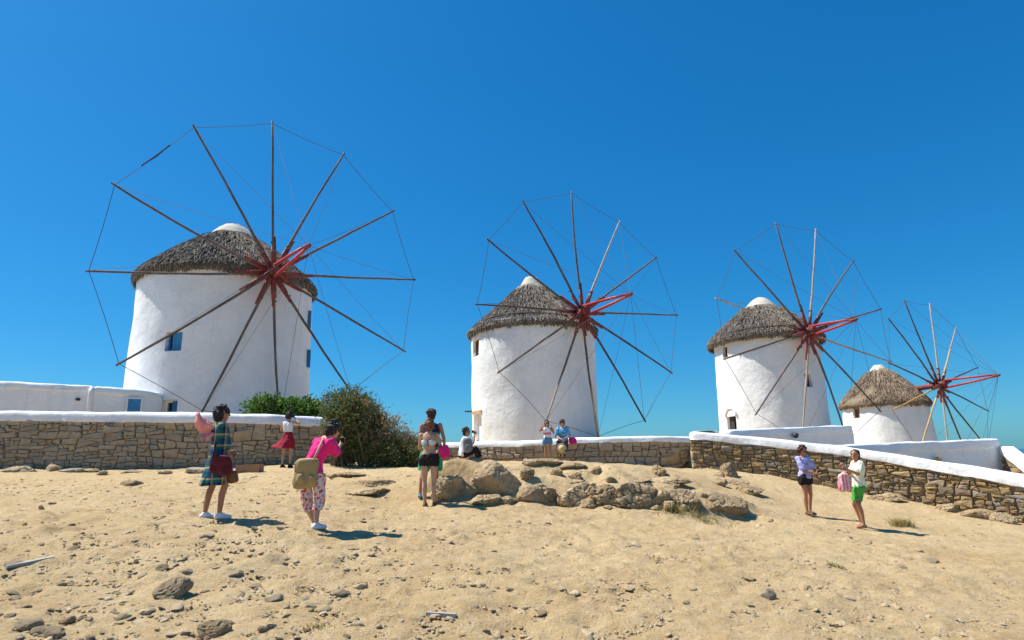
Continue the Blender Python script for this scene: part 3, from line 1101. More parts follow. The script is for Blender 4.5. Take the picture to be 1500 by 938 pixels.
def stone_wall(name, label, path3, mat, rowh, wid, seed, cap_h, cap_w, cap_over=0.06, big=0.12, thick=0.55, group='rubble stone walls', flatcap=False):
    """path3: list of world points along the top edge of the stonework, left to right as seen"""
    rg = random.Random(seed)
    P_ = Path(path3)
    ss = [x for x in P_.s]
    zt_ = [p[2] for p in path3]

    def top(s):
        return float(np.interp(s, ss, zt_))

    def bot(s):
        pos, nn = P_.at(s)
        return gz(pos.x + nn.x * .12, pos.y + nn.y * .12) - 0.22
    mid = P_.at(P_.L / 2)[0]
    root = empty(name, (mid.x, mid.y, bot(P_.L / 2)))
    tag(root, label, 'wall', group)
    bs = np.linspace(0, P_.L, 40)
    bz = np.array([bot(s) for s in bs])
    # rough-coursed rubble: the face is split again and again by slightly slanted joints
    asp = (wid[0] + wid[1]) / (rowh[0] + rowh[1])
    amean = (wid[0] + wid[1]) * (rowh[0] + rowh[1]) / 4
    polys = []

    def area(poly):
        return 0.5 * abs(sum(poly[k][0] * poly[(k + 1) % len(poly)][1] - poly[(k + 1) % len(poly)][0] * poly[k][1] for k in range(len(poly))))

    def split(poly, target):
        xs_, ys_ = [p[0] for p in poly], [p[1] for p in poly]
        w, h = max(xs_) - min(xs_), max(ys_) - min(ys_)
        ar = area(poly)
        if ar < .003:
            return
        if ar < target and w / max(h, .01) < asp * 2.6 and h / max(w, .01) < 1.5:
            polys.append((ar, poly))
            return
        if w / max(h, .01) > asp * rg.uniform(.75, 1.35):
            t = min(xs_) + w * rg.uniform(.33, .67)
            a = (1.0, rg.gauss(0, .26))
            m_ = (t, (min(ys_) + max(ys_)) / 2)
        else:
            t = min(ys_) + h * rg.uniform(.34, .66)
            a = (rg.gauss(0, .11), 1.0)
            m_ = ((min(xs_) + max(xs_)) / 2, t)
        k = a[0] * m_[0] + a[1] * m_[1]
        for sg in (1, -1):
            q = clip_poly(poly, (a[0] * sg, a[1] * sg), k * sg)
            if len(q) >= 3:
                split(q, amean * math.exp(rg.gauss(0, .55)) * (3.2 if rg.random() < big * .5 else 1))
    nl = 2 if np.mean([top(q) - np.interp(q, bs, bz) for q in bs]) < 1.0 else 3
    sg_ = [np.sort(np.array([(k_ + rg.uniform(-.16, .16)) / nl for k_ in range(1, nl)])) for _ in range(int(P_.L / .9) + 3)]

    def lay(q, k_):
        b0, t0 = float(np.interp(q, bs, bz)), top(q) - .004
        if k_ == 0:
            return b0
        if k_ == nl:
            return t0
        u_ = max(0, q) / .9
        i_ = min(len(sg_) - 2, int(u_))
        f_ = sg_[i_][k_ - 1] * (1 - (u_ - i_)) + sg_[i_ + 1][k_ - 1] * (u_ - i_)
        return b0 + (t0 - b0) * f_
    for k_ in range(nl):
        s0, tl = 0.0, 0.0
        while s0 < P_.L - .01:
            s1 = s0 + (rg.uniform(.35, .8) if nl == 3 else rg.uniform(.5, .9))
            if P_.L - s1 < .3:
                s1 = P_.L
            tr_ = rg.gauss(0, .04) if s1 < P_.L else 0
            split([(s0 - tl, lay(s0, k_)), (s1 - tr_, lay(s1, k_)), (s1 + tr_, lay(s1, k_ + 1)), (s0 + tl, lay(s0, k_ + 1))], amean * math.exp(rg.gauss(.1, .6)) * (3.0 if rg.random() < big else 1))
            s0, tl = s1, tr_
    # knock off some corners
    q_ = []
    for ar, poly in polys:
        for rep_ in range(2):
            if rg.random() < .7 and len(poly) >= 4:
                k = rg.randrange(len(poly))
                cxx = sum(p[0] for p in poly) / len(poly)
                cyy = sum(p[1] for p in poly) / len(poly)
                vx, vy = poly[k][0] - cxx, poly[k][1] - cyy
                L_ = math.hypot(vx, vy)
                a = (vx / L_ + rg.gauss(0, .2), vy / L_ + rg.gauss(0, .2))
                lim = (a[0] * poly[k][0] + a[1] * poly[k][1]) - rg.uniform(.05, .22) * min(L_, .25)
                p2 = clip_poly(poly, a, lim)
                if len(p2) >= 4:
                    poly = p2
        q_.append((ar, poly))
    polys = q_
    polys.sort(key=lambda q: -q[0])
    extra = MB()
    for k, (ar, poly) in enumerate(polys):
        cx_ = sum(p[0] for p in poly) / len(poly)
        cy_ = sum(p[1] for p in poly) / len(poly)
        # resample the outline to an even, slightly wandering ring
        per = []
        for i in range(len(poly)):
            p, q = poly[i], poly[(i + 1) % len(poly)]
            L = math.hypot(q[0] - p[0], q[1] - p[1])
            n = 1 if L < .12 else (2 if L < .3 else 3)
            for t in range(n):
                per.append((p[0] + (q[0] - p[0]) * t / n, p[1] + (q[1] - p[1]) * t / n))
        if len(per) > 11:
            per = per[::2] if len(per) > 16 else per
        size = math.sqrt(ar)
        gap = rg.uniform(.002, .009)
        proud = rg.uniform(0.0, .055) + (.02 if size > .35 else 0)
        rngs = []
        tilt = (rg.gauss(0, .10), rg.gauss(0, .10))
        for (sh, dep, jit) in ((gap, -.10, 0), (gap, proud - .035, .006), (gap + .012 + size * .03, proud, .008)):
            ring = []
            for p in per:
                vx, vy = p[0] - cx_, p[1] - cy_
                L = math.hypot(vx, vy) + 1e-6
                # round off corners that stick out
                f = max(0.25, 1 - sh / L) * (1 - .03 * max(0, L / (size * .75) - .8))
                ring.append((cx_ + vx * f + rg.gauss(0, jit), cy_ + vy * f + rg.gauss(0, jit), dep + (tilt[0] * vx + tilt[1] * vy if dep > -.05 else 0) + rg.gauss(0, jit * .8)))
            rngs.append(ring)

        def mp(q):
            pos, nn = P_.at(q[0])
            return V((pos.x + nn.x * q[2], pos.y + nn.y * q[2], q[1]))
        R3 = [[mp(q) for q in r] for r in rngs]
        ctr = mp((cx_ + rg.gauss(0, .02), cy_ + rg.gauss(0, .015), proud + rg.uniform(.0, .02)))
        n = len(per)
        vs = [p for r in R3 for p in r] + [ctr]
        fs = []
        for r in range(2):
            for i in range(n):
                j = (i + 1) % n
                fs.append((r * n + i, r * n + j, (r + 1) * n + j, (r + 1) * n + i))
        for i in range(n):
            fs.append((2 * n + i, 2 * n + (i + 1) % n, 3 * n))
        mb = MB().add(vs, fs)
        if k < 295:
            obj('stone', mb, mat, root, False, origin=ctr)
        else:
            extra.add(vs, fs)
    if extra.v:
        tag(obj('small_stones', extra, mat, root), kind='stuff')
    # core behind the stones
    core = MB()
    rings = []
    N = 60
    for i in range(N + 1):
        s = P_.L * i / N
        pos, nn = P_.at(s)
        zb, z1 = bot(s) - .2, top(s) - .02
        q = []
        for d, z in ((-.045, zb), (-.045, z1), (-thick, z1), (-thick, zb)):
            q.append(V((pos.x + nn.x * d, pos.y + nn.y * d, z)))
        rings.append(q)
    core.loft(rings)
    obj('core', core, MAT['mortar'], root)
    if cap_h:
        coping(root, P_, top, cap_h, cap_w, cap_over, seed, thick, flatcap)
    return root, P_, top


def coping(root, P_, top, ch, cw, over, seed, thick, flatcap=False, name='coping', mat='cap'):
    b = MB()
    rings = []
    N = max(20, int(P_.L / .14))
    prof = []
    M = 12
    e = .55 if not flatcap else .32
    for i in range(M + 1):
        a = math.pi * i / M
        cx_ = math.copysign(abs(math.cos(a)) ** e, math.cos(a))
        sz = abs(math.sin(a)) ** (e * 1.1)
        prof.append((cx_, sz))
    prof = [(1.0, -.08)] + prof + [(-1.0, -.08)]
    c0 = over - cw / 2
    for i in range(N + 1):
        s = P_.L * i / N
        pos, nn = P_.at(s)
        z = top(s)
        ends = min(1, (min(s, P_.L - s) / .12 + .75))
        ring = []
        for k, (u, w) in enumerate(prof):
            jx = .022 * n3((s * 1.7, k * .35, 0), 1.0, seed) + .010 * n3((s * 6, k * .8, 2), 1.0, seed)
            jz = .03 * n3((s * 1.3, k * .25, 5), 1.0, seed) + .008 * n3((s * 7, k, 7), 1.0, seed)
            if w < .05:
                jz += .02 * n3((s * 5, 1, 9), 1.0, seed)
            d = c0 + u * cw / 2 * ends + jx
            ring.append(V((pos.x + nn.x * d, pos.y + nn.y * d, z + w * ch * ends + jz)))
        rings.append(ring)
    b.loft(rings)
    return obj(name, b, MAT[mat], root, True)


wpL = [P(a, c, b) for a, b, c in WALL_L]
stone_wall('stone_wall', 'tall shaded rubble wall with rounded white coping in front of the blue shuttered windmill', wpL, MAT['stone'], (.12, .26), (.20, .54), 11, .31, .62, big=.12)
wpC = [P(a, c, b) for a, b, c in WALL_C]
stone_wall('stone_wall', 'low curved rubble wall with thin white coping that the pair sits on', wpC, MAT['stone'], (.16, .32), (.22, .55), 12, .19, .6)
wpR = [P(a, c, b) for a, b, c in WALL_R]
d0 = V((wpR[0].x + .25, wpR[0].y + .62, wpR[0].z + .02))
stone_wall('stone_wall', 'sunlit wall of thin flat stones sloping downhill behind the man in green shorts', [d0] + wpR, MAT['stone_warm'], (.075, .17), (.14, .42), 13, .26, .95, big=.10, flatcap=True)
WALL_R2 = [(1467, 25.0, 664), (1500, 23.4, 690), (1570, 20.5, 735)]
stone_wall('stone_wall', 'short sunlit stone wall with white coping running down from the white parapet corner', [P(a, c, b) for a, b, c in WALL_R2], MAT['stone_warm'], (.12, .24), (.2, .5), 14, .3, .5, flatcap=True)


def parapet(label, pts, ch, cw, depth, seed, thick=.35):
    """white rendered wall; pts = (px, py of coping underside, Y)"""
    w = [P(a, c, b) for a, c, b in pts]
    P_ = Path(w)
    ss, zz = P_.s, [q.z for q in w]

    def top(s):
        return float(np.interp(s, ss, zz))
    mid = P_.at(P_.L / 2)[0]
    root = empty('parapet_wall', (mid.x, mid.y, top(P_.L / 2) - depth))
    tag(root, label, 'wall', 'white parapet walls')
    b = MB()
    rings = []
    N = 40
    for i in range(N + 1):
        s = P_.L * i / N
        pos, nn = P_.at(s)
        t = top(s)
        wv = .02 * n3((s, 0, seed), .9, seed)
        rings.append([V((pos.x + nn.x * d, pos.y + nn.y * d, z)) for d, z in ((wv, t - depth), (wv, t - depth * .5), (wv, t + .02), (-thick, t + .02), (-thick, t - depth))])
    b.loft(rings)
    obj('rendered_wall', b, MAT['plaster'], root, False)
    coping(root, P_, top, ch, cw, .05, seed, thick, True)
    return root


parapet('white parapet with a small round lamp between the sloping wall and the arched-door windmill', [(1068, 641, 22.6), (1110, 639, 23.3), (1180, 635.5, 24.8), (1250, 632, 26.3)], .26, .6, 2.2, 31)
parapet('white parapet with an amber lamp in front of the lowest windmill', [(1236, 666, 21.0), (1290, 662.5, 21.9), (1340, 660, 22.8), (1400, 657, 23.9), (1466, 654, 25.1)], .30, .6, 2.8, 32)


def wall_lamp(px, py, Y, r, mat, label):
    c = P(px, py, Y)
    root = empty('wall_lamp', c)
    tag(root, label, 'lamp')
    b = MB().ellip(c + V((0, -.03, 0)), V((r, 0, 0)), V((0, r, 0)), V((0, 0, r)))
    obj('globe', b, MAT[mat], root, True)
    b = MB().tube([c + V((.05, .10, -r * .2)), c + V((.01, 0.0, -r * .3))], [r * .7, r * .6], 10)
    obj('mount', b, MAT['metal'], root)


wall_lamp(1165, 638, 24.22, .11, 'metal', 'small round dark lamp on the white parapet')
wall_lamp(1374, 673, 23.1, .10, 'lamp', 'small round amber lamp on the white parapet')
b = MB()
c = P(1388, 683, 23.28)
b.box(c, V((.2, .12, 0)), V((-.03, .06, 0)), V((0, 0, .04)))
b.tube([c + V((-.15, -.1, .0)), c + V((-.25, -.16, -.12))], .03, 6)
tag(obj('wall_spout', b, MAT['metal'], None, False, c), 'dark metal spout low on the white parapet below the amber lamp', 'spout')

# ------------------------------------------------------------------ low white building on the left
bl = empty('low_building', P(60, 600, 26))
tag(bl, 'long low white building with a blue window adjoining the blue shuttered windmill', 'building')


def section(pts, depth, back, seed):
    w = [P(a, c, b) for a, c, b in pts]
    P_ = Path(w)
    ss, zz = P_.s, [q.z for q in w]

    def top(s):
        return float(np.interp(s, ss, zz))
    b = MB()
    rings = []
    for i in range(25):
        s = P_.L * i / 24
        pos, nn = P_.at(s)
        t = top(s)
        rings.append([V((pos.x + nn.x * d, pos.y + nn.y * d, z)) for d, z in ((0, t - depth), (0, t), (-back, t + .03), (-back, t - depth))])
    b.loft(rings)
    wall = obj('wall', b, MAT['plaster'], bl)
    coping(bl, P_, top, .24, .5, .05, seed, .3)
    return P_


section([(-140, 563, 24.6), (0, 567, 24.9), (70, 570, 25.1), (133, 573, 25.3)], 2.6, 4.0, 41)
section([(135, 573.5, 25.25), (180, 577, 25.7), (215, 580.5, 26.2), (238, 584, 26.8)], 2.6, 3.0, 42)
b = MB()
c0 = P(133.5, 571, 25.2)
b.tube([c0 + V((0, .02, -2.5)), c0 + V((0, .02, -.1)), c0 + V((0, .06, .12))], [.11, .10, .07], 10)
obj('corner_rib', b, MAT['cap'], bl, True)
b = MB()
c = P(196, 597, 25.9)
d_ = (P(215, 597, 26.2) - P(180, 597, 25.7))
d_.z = 0
d_.normalize()
nn = V((d_.y, -d_.x, 0))
b.box(c + nn * .0, d_ * .24, nn * .05, V((0, 0, .34)))
wi = obj('window', b, MAT['blue'], bl)
b = MB()
for s in (-1, 1):
    b.box(c + d_ * s * .26 + nn * .02, d_ * .03, nn * .06, V((0, 0, .34)))
b.box(c + V((0, 0, .37)) + nn * .02, d_ * .29, nn * .06, V((0, 0, .028)))
obj('frame', b, MAT['plaster'], wi)
b = MB()
c = P(114, 585, 25.18)
b.tube([c + V((0, .1, 0)), c + V((0, -.06, 0))], .06, 10)
obj('drain_pipe', b, MAT['metal'], bl)


# ------------------------------------------------------------------ rocks
_ico = {}


def ico(sub):
    if sub not in _ico:
        bm = bmesh.new()
        bmesh.ops.create_icosphere(bm, subdivisions=sub, radius=1)
        _ico[sub] = (np.array([v.co[:] for v in bm.verts]), [tuple(v.index for v in f.verts) for f in bm.faces])
        bm.free()
    return _ico[sub]


def rock_shape(seed, size, sub=3, planes=14, rough=.06, soft=.05, crack=0.0):
    from mathutils import noise
    rg = np.random.RandomState(seed)
    d, fs = ico(sub)
    nn = rg.normal(size=(planes, 3))
    nn /= np.linalg.norm(nn, axis=1)[:, None]
    off = rg.uniform(.60, 1.0, planes)
    dots = d @ nn.T
    r = np.where(dots > .05, off[None] / np.maximum(dots, .05), 9)
    k = 1 / soft
    rr = -np.log(np.exp(-k * np.minimum(r, 2.5)).sum(1) + np.exp(-k * 1.12)) / k
    p = d * rr[:, None]
    sd_ = V((seed % 50 * 3.1, seed % 31 * 1.7, seed % 17 * 2.3))
    sz = np.array(size) / max(size)
    for _ in range(1):
        h = np.empty(len(p))
        for i, q in enumerate(p):
            w = V(q * sz) * 1.15 + sd_
            v = noise.noise(w * 1.5) + .55 * noise.noise(w * 3.3) + .35 * noise.noise(w * 7.5)
            if sub >= 4:
                v += .34 * (1 - 2 * abs(noise.noise(w * 4.0 + V((3, 1, 2))))) + .22 * (1 - 2 * abs(noise.noise(w * 9.0))) + .20 * noise.noise(w * 19)
                if crack:
                    dist = noise.voronoi(w * V((1.5, 1.5, 1.0)) * 1.7)[0]
                    c_ = max(0.0, 1 - (dist[1] - dist[0]) / .13)
                    v -= crack * 3.5 * c_ * c_
            h[i] = v
    p = p * (1 + rough * h)[:, None]
    return p * np.array(size), fs


def rock(name, seed, c, size, mat, sub=4, rot=0.0, **kw):
    p, fs = rock_shape(seed, size, sub, **kw)
    ca, sa = math.cos(rot), math.sin(rot)
    p = np.stack([p[:, 0] * ca - p[:, 1] * sa, p[:, 0] * sa + p[:, 1] * ca, p[:, 2]], 1)
    me = bpy.data.meshes.new(name)
    me.from_pydata(p.tolist(), [], fs)
    me.materials.append(MAT[mat])
    if kw.get('soft', .05) > .05:
        me.polygons.foreach_set('use_smooth', [True] * len(me.polygons))
    return link(name, me, None, V(c))


def outcrop(seed, px, py, w, h, dY, mat, label, group=None, rot=0, asp=.8, **kw):
    """px,py = pixel of the rock's foot centre; w,h in pixels of the photo"""
    g = ground_hit(px, py)
    k = g.y / F
    sx, sz = w * k / 2, h * k
    sx *= 1.12
    c = V((g.x, g.y + sx * asp * .75 + dY, g.z + sz * .30))
    kw.setdefault('rough', .11)
    kw.setdefault('soft', .03)
    kw.setdefault('crack', .35)
    return tag(rock('boulder', seed, c, (sx, sx * asp, sz * .78), mat, 5 if w > 28 else 4, rot, **kw), label, 'rock', group)


GR = 'bedrock lumps along the low ledge'
outcrop(101, 680, 735, 98, 52, .3, 'boulder', 'largest smooth tan boulder, behind which the man with the backpack sits', GR, .2, rough=.06, crack=.12, soft=.06)
outcrop(112, 727, 728, 72, 44, -.1, 'boulder', 'tan angular boulder leaning in front of the largest one', GR, -.35, rough=.06, planes=12, soft=.025, crack=.25)
outcrop(103, 652, 734, 44, 34, -.05, 'boulder', 'low tan rock at the foot of the largest boulder beside the woman in black shorts', GR, .4)
outcrop(104, 712, 739, 46, 12, -.1, 'boulder', 'thin flat rock slab under the angular leaning boulder', GR, .1)
outcrop(105, 774, 736, 50, 21, 0, 'boulder', 'rounded orange-tan rock to the right of the leaning boulder', GR, .1, rough=.05, soft=.1)
outcrop(106, 801, 736, 39, 19, .05, 'boulder_grey', 'craggy small rock between the rounded tan rock and the long ledge', GR, .5, rough=.10, planes=11, soft=.018, crack=.6)
outcrop(107, 745, 739, 37, 11, 0, 'boulder', 'small rock in the shadow of the leaning boulder', GR, .7)
outcrop(108, 855, 741, 59, 26, .0, 'boulder', 'pale craggy rock where the long ledge begins', GR, .1, rough=.10, planes=11, soft=.018, crack=.6)
outcrop(109, 886, 743, 55, 27, .15, 'boulder_grey', 'dark cracked rock in the long ledge, left of the tall grey one', GR, -.2, rough=.10, planes=11, soft=.018, crack=.6)
outcrop(110, 935, 746, 70, 31, .05, 'boulder_grey', 'tall cracked grey rock in the middle of the ledge', GR, .3, rough=.10, planes=18, soft=.018, crack=.6)
outcrop(111, 968, 744, 37, 21, .05, 'boulder', 'narrow tan rock beside the tall cracked grey rock', GR, .6, rough=.1)
outcrop(117, 1005, 745, 52, 26, .15, 'boulder_grey', 'jagged grey rock behind the dry grass tuft', GR, .2, rough=.10, planes=20, soft=.018, crack=.6)
outcrop(113, 1035, 742, 41, 19, .3, 'boulder', 'tan rock between the jagged grey rock and the dark end rock', GR, .2, rough=.1)
outcrop(114, 1064, 752, 66, 23, .0, 'boulder_grey', 'dark faceted grey rock at the end of the ledge', GR, -.2, rough=.1)
outcrop(115, 1102, 727, 48, 14, .1, 'boulder_grey', 'flat grey rock uphill of the ledge end', GR, .2, rough=.1)
outcrop(116, 1078, 712, 55, 10, .1, 'boulder', 'low flat rock near the corner of the sloping wall', GR, .1, rough=.09)
outcrop(118, 830, 722, 66, 19, .3, 'boulder', 'low tan rock shelf above the rounded rock', GR, .1, rough=.1)
outcrop(119, 920, 712, 77, 11, .4, 'boulder', 'broad low tan shelf above the tall cracked rock', GR, .1, rough=.09)
outcrop(120, 985, 712, 61, 10, .3, 'boulder', 'broken tan shelf above the jagged grey rock', GR, .3, rough=.1)
outcrop(121, 1065, 684, 22, 9, 0, 'boulder', 'small flat stone lying at the foot of the curved wall', GR, .3)
outcrop(122, 790, 684, 60, 12, .1, 'boulder', 'low rock lip in front of the standing girl', GR, 0, rough=.07)
outcrop(123, 840, 688, 46, 9, .1, 'boulder_grey', 'flat slab in front of the seated woman', GR, 0)
outcrop(124, 545, 713, 46, 9, 0, 'boulder', 'low rock bulge on the sand between the pink shirt woman and the couple', None, 0)
outcrop(125, 530, 726, 64, 9, 0, 'boulder', 'cracked low rock ridge on the sand near the couple', None, .1, rough=.10, planes=11, soft=.018, crack=.6)
outcrop(126, 505, 700, 50, 8, 0, 'boulder', 'smooth low rock swelling on the sand in front of the big shrub', None, 0)
outcrop(127, 185, 712, 28, 8, 0, 'boulder_grey', 'lone flat dark stone on the sand before the tall wall', None, 0)
for i, (px, py, w, h, mt, lb) in enumerate([
        (1292, 722, 56, 22, 'boulder_grey', 'large rough block at the foot of the sloping wall behind the man'),
        (1225, 716, 60, 14, 'boulder', 'long low rock at the sloping wall foot between the pair'),
        (1145, 697, 62, 14, 'boulder', 'long flat tan rock at the upper foot of the sloping wall'),
        (1305, 736, 46, 10, 'boulder', 'low pale rock below the rough block by the wall'),
        (1398, 752, 34, 14, 'boulder', 'tan stone at the lower foot of the sloping wall'),
        (1446, 762, 44, 12, 'boulder_grey', 'grey slab at the lower foot of the sloping wall'),
        (1480, 768, 30, 12, 'boulder', 'pale stone farthest down the foot of the sloping wall')]):
    outcrop(140 + i, px, py, w, h, .1, mt, lb, 'rocks along the sloping wall foot', rnd.uniform(-.2, .2), .7)
for i, (px, py, w, h) in enumerate([(22, 692, 40, 7), (76, 690, 20, 9), (105, 692, 32, 6), (130, 692, 22, 5), (190, 693, 26, 4), (285, 693, 34, 7), (240, 694, 18, 4), (150, 695, 14, 5)]):
    outcrop(160 + i, px, py, w, h, -.1, 'pebble', 'pale flat stone lying along the foot of the tall shaded wall', 'stones along the foot of the tall wall', rnd.uniform(-.4, .4))

for i in range(34):
    px = rnd.uniform(700, 1110)
    py = 738 + 10 * (px - 800) / 250 + rnd.gauss(0, 5) if rnd.random() < .55 else rnd.uniform(694, 722)
    w = rnd.uniform(11, 26)
    outcrop(200 + i, px, py, w, w * rnd.uniform(.35, .7), 0, rnd.choice(['boulder', 'boulder_grey']), 'small broken rock fragment along the low rock ledge', 'rock fragments along the ledge', rnd.uniform(0, 3), rough=.10, planes=11, soft=.018, crack=.6)
# bricks by the wall
g = ground_hit(364, 692)
for i, (dx, dz, rz, w) in enumerate([(0.10, .09, -.1, .21), (-.24, .08, .25, .13)]):
    b = MB()
    cc = V((g.x + dx, g.y + .1, g.z + dz))
    ux, uy = V((math.cos(rz), math.sin(rz), 0)), V((-math.sin(rz), math.cos(rz), 0))
    p, fs = rock_shape(300 + i, (1, 1, 1), 3, planes=1, rough=.02)
    q = [cc + ux * w * math.copysign(min(1, abs(a[0]) * 1.7), a[0]) + uy * .14 * math.copysign(min(1, abs(a[1]) * 1.7), a[1]) + V((0, 0, .12 * math.copysign(min(1, abs(a[2]) * 1.7), a[2]))) for a in p]
    b.add(q, fs)
    tag(obj('brick_block', b, MAT['brick'], None, False, cc), ['reddish brick block lying by the tall wall near the red skirt woman', 'broken half of a reddish block beside the longer one'][i], 'block', 'brick blocks by the wall')

# planks
for (pa, pb, w, lb, mt) in (((8, 834), (78, 820), .05, 'pale weathered plank lying on the stony sand', 'plank'), ((625, 903), (668, 906), .018, 'small thin grey board lying on the sand in the foreground', 'plank')):
    a, c = ground_hit(*pa), ground_hit(*pb)
    d_ = (c - a) / 2
    n_ = V((-d_.y, d_.x, 0)).normalized()
    b = MB().box((a + c) / 2 + V((0, 0, .022)), d_, n_ * w, V((0, 0, .014)))
    tag(obj('plank', b, MAT[mt], None, False, (a + c) / 2), lb, 'plank')

# ------------------------------------------------------------------ loose stones and gravel
shapes = []
for i in range(14):
    p, fs = rock_shape(500 + i, (1, rnd.uniform(.6, .95), rnd.uniform(.34, .62)), 3, planes=12, rough=.13, soft=.025)
    me = bpy.data.meshes.new('loose_stone')
    me.from_pydata(p.tolist(), [], fs)
    me.materials.append(MAT['pebble' if i % 3 == 0 else 'stone_tan'])
    shapes.append(me)
me = bpy.data.meshes.new('loose_stone')
p, fs = rock_shape(531, (1, .85, .66), 4, planes=16, rough=.12, soft=.05, crack=.35)
me.from_pydata(p.tolist(), [], fs)
me.materials.append(MAT['boulder'])
big_shape = me


LANDMARKS = [((45, 827), 'near the pale weathered plank'), ((248, 865), 'around the largest rounded foreground stone'), ((648, 905), 'around the small grey board'),
             ((1124, 870), 'around the upright blocky stone'), ((312, 790), 'in front of the plaid dress woman'), ((470, 795), 'in front of the pink shirt woman'),
             ((660, 770), 'in front of the couple and the big boulders'), ((940, 775), 'in front of the cracked rock ledge'), ((1230, 795), 'below the pair on the slope'),
             ((1420, 800), 'below the low end of the sloping wall'), ((860, 870), 'on the smooth open sand'), ((1400, 900), 'on the bare slope below the grass tuft'), ((480, 905), 'around the dry weed sprig')]


def where(px, py, wpx):
    size = 'tiny' if wpx < 8 else ('small' if wpx < 14 else ('middling' if wpx < 24 else 'large'))
    q = min(LANDMARKS, key=lambda l: (l[0][0] - px) ** 2 + ((l[0][1] - py) * 1.8) ** 2)
    return '%s loose stone on the sand %s' % (size, q[1])


def loose(px, py, wpx, label=None, group='loose stones scattered on the sand', me=None, sz=1.0):
    label = label or where(px, py, wpx)
    g = ground_hit(px, py)
    r = wpx * g.y / F / 2
    o = link('loose_stone', me or rnd.choice(shapes), None, g + V((0, 0, r * .08 * sz)))
    o.scale = (r, r * rnd.uniform(.8, 1.1), r * sz * rnd.uniform(.85, 1.15))
    o.rotation_euler = (rnd.gauss(0, .15), rnd.gauss(0, .15), rnd.uniform(0, 6.28))
    tag(o, label, 'stone', group)
    return o


loose(248, 872, 54, 'largest rounded pitted stone in the stony foreground', me=big_shape)
loose(312, 930, 50, 'grey broken stone below the largest rounded one', me=big_shape)
loose(1124, 878, 26, 'upright blocky stone alone on the smooth foreground sand', sz=1.7)
for px, py, w in [(24, 829, 27), (405, 880, 28), (455, 890, 20), (500, 890, 16), (375, 860, 22), (497, 870, 28), (332, 917, 26), (345, 843, 26), (238, 833, 16), (270, 840, 24), (302, 788, 20), (228, 768, 6), (110, 805, 18), (95, 858, 20), (40, 918, 40), (75, 930, 30),
                  (470, 828, 14), (520, 815, 12), (550, 802, 10), (1182, 862, 18), (1140, 902, 14), (1168, 896, 16), (1100, 850, 20), (1150, 845, 10), (1365, 825, 20), (1240, 790, 16), (1270, 796, 16), (1320, 834, 16), (1210, 832, 14), (1250, 852, 10),
                  (760, 767, 14), (775, 768, 9), (803, 768, 8), (838, 770, 8), (610, 785, 8), (565, 775, 10), (1020, 790, 16), (1005, 884, 12), (885, 908, 8), (1070, 825, 14), (1110, 775, 10), (900, 792, 8), (1130, 765, 12), (150, 880, 16), (180, 905, 22), (210, 845, 14), (60, 800, 22), (15, 780, 12), (135, 790, 10), (420, 905, 14), (560, 880, 14), (590, 850, 12), (640, 830, 10), (680, 860, 9), (700, 815, 10), (300, 868, 16), (20, 870, 20)]:
    loose(px, py, w)
used = 0
while used < 225:
    if rnd.random() < .68:
        px, py = min(1499, abs(rnd.gauss(160, 230))), 938 - abs(rnd.gauss(0, 75))
    else:
        px, py = rnd.uniform(0, 1500), rnd.uniform(765, 936)
    if 400 < py < 765:
        continue
    loose(px, py, rnd.uniform(5, 11) * (1 + .9 * (rnd.random() < .22)) * (.6 + .5 * (py - 760) / 170))
    used += 1

rub_ = MB()
rr_ = np.random.RandomState(9)
base_shapes = [rock_shape(700 + i, (1, .8, .5), 2 if i < 6 else 1, planes=9, rough=.12, soft=.03) for i in range(12)]
cnt = 0
while cnt < 3600:
    Yq = 4.7 + 12 * rr_.rand() ** 1.5
    Xq = (rr_.rand() - .5) * 2 * (Yq * .88 + .4)
    dn = float(fbm(np.array([Xq * .8]), np.array([Yq * .8]), 91, 3)[0]) + .40 * max(-1, min(1, -Xq / 4)) + .22 * max(-1, min(1, (7.5 - Yq) / 3))
    if dn + rr_.rand() * .9 < .34:
        continue
    cnt += 1
    r = .012 + .030 * rr_.rand() ** 1.5 + (.045 * rr_.rand() if rr_.rand() < .10 else 0)
    v, fs = base_shapes[rr_.randint(6) if r > .035 else rr_.randint(12)]
    a = rr_.rand() * 6.3
    ca, sa = math.cos(a), math.sin(a)
    w = v * np.array([r, r * (.7 + .5 * rr_.rand()), r * (.45 + .6 * rr_.rand())])
    tl = rr_.normal() * .25
    w = np.stack([w[:, 0], w[:, 1], w[:, 2] + w[:, 0] * tl], 1)
    w = np.stack([w[:, 0] * ca - w[:, 1] * sa + Xq, w[:, 0] * sa + w[:, 1] * ca + Yq, w[:, 2] + gz(Xq, Yq) + r * (.02 + .15 * rr_.rand())], 1)
    rub_.add(w, fs)
tag(obj('rubble', rub_, MAT['pebble']), 'small half buried stones strewn thickly over the sand', 'rubble', kind='stuff')

lit = MB()
lr = np.random.RandomState(15)
made = 0
while made < 600:
    cxl, cyl = lr.uniform(-8, 11), 5 + 12 * lr.rand() ** 1.2
    if abs(cxl) > cyl * .9 + .5:
        continue
    nl_ = 1 + int(14 * lr.rand() ** 3)
    for q in range(nl_):
        x, y_ = cxl + lr.normal() * .10, cyl + lr.normal() * .07
        if y_ < 4.6:
            continue
        z = gz(x, y_)
        a = lr.rand() * 6.3
        L = .012 + .035 * lr.rand()
        d = V((math.cos(a), math.sin(a), lr.uniform(-.1, .5))) * L
        w = V((-math.sin(a), math.cos(a), .2)) * (.003 + .006 * lr.rand())
        p0 = V((x, y_, z + .008))
        lit.add([p0 - d - w, p0 + d - w, p0 + d + w, p0 - d + w, p0 + V((0, 0, .012))], [(0, 1, 4), (1, 2, 4), (2, 3, 4), (3, 0, 4)])
    made += nl_
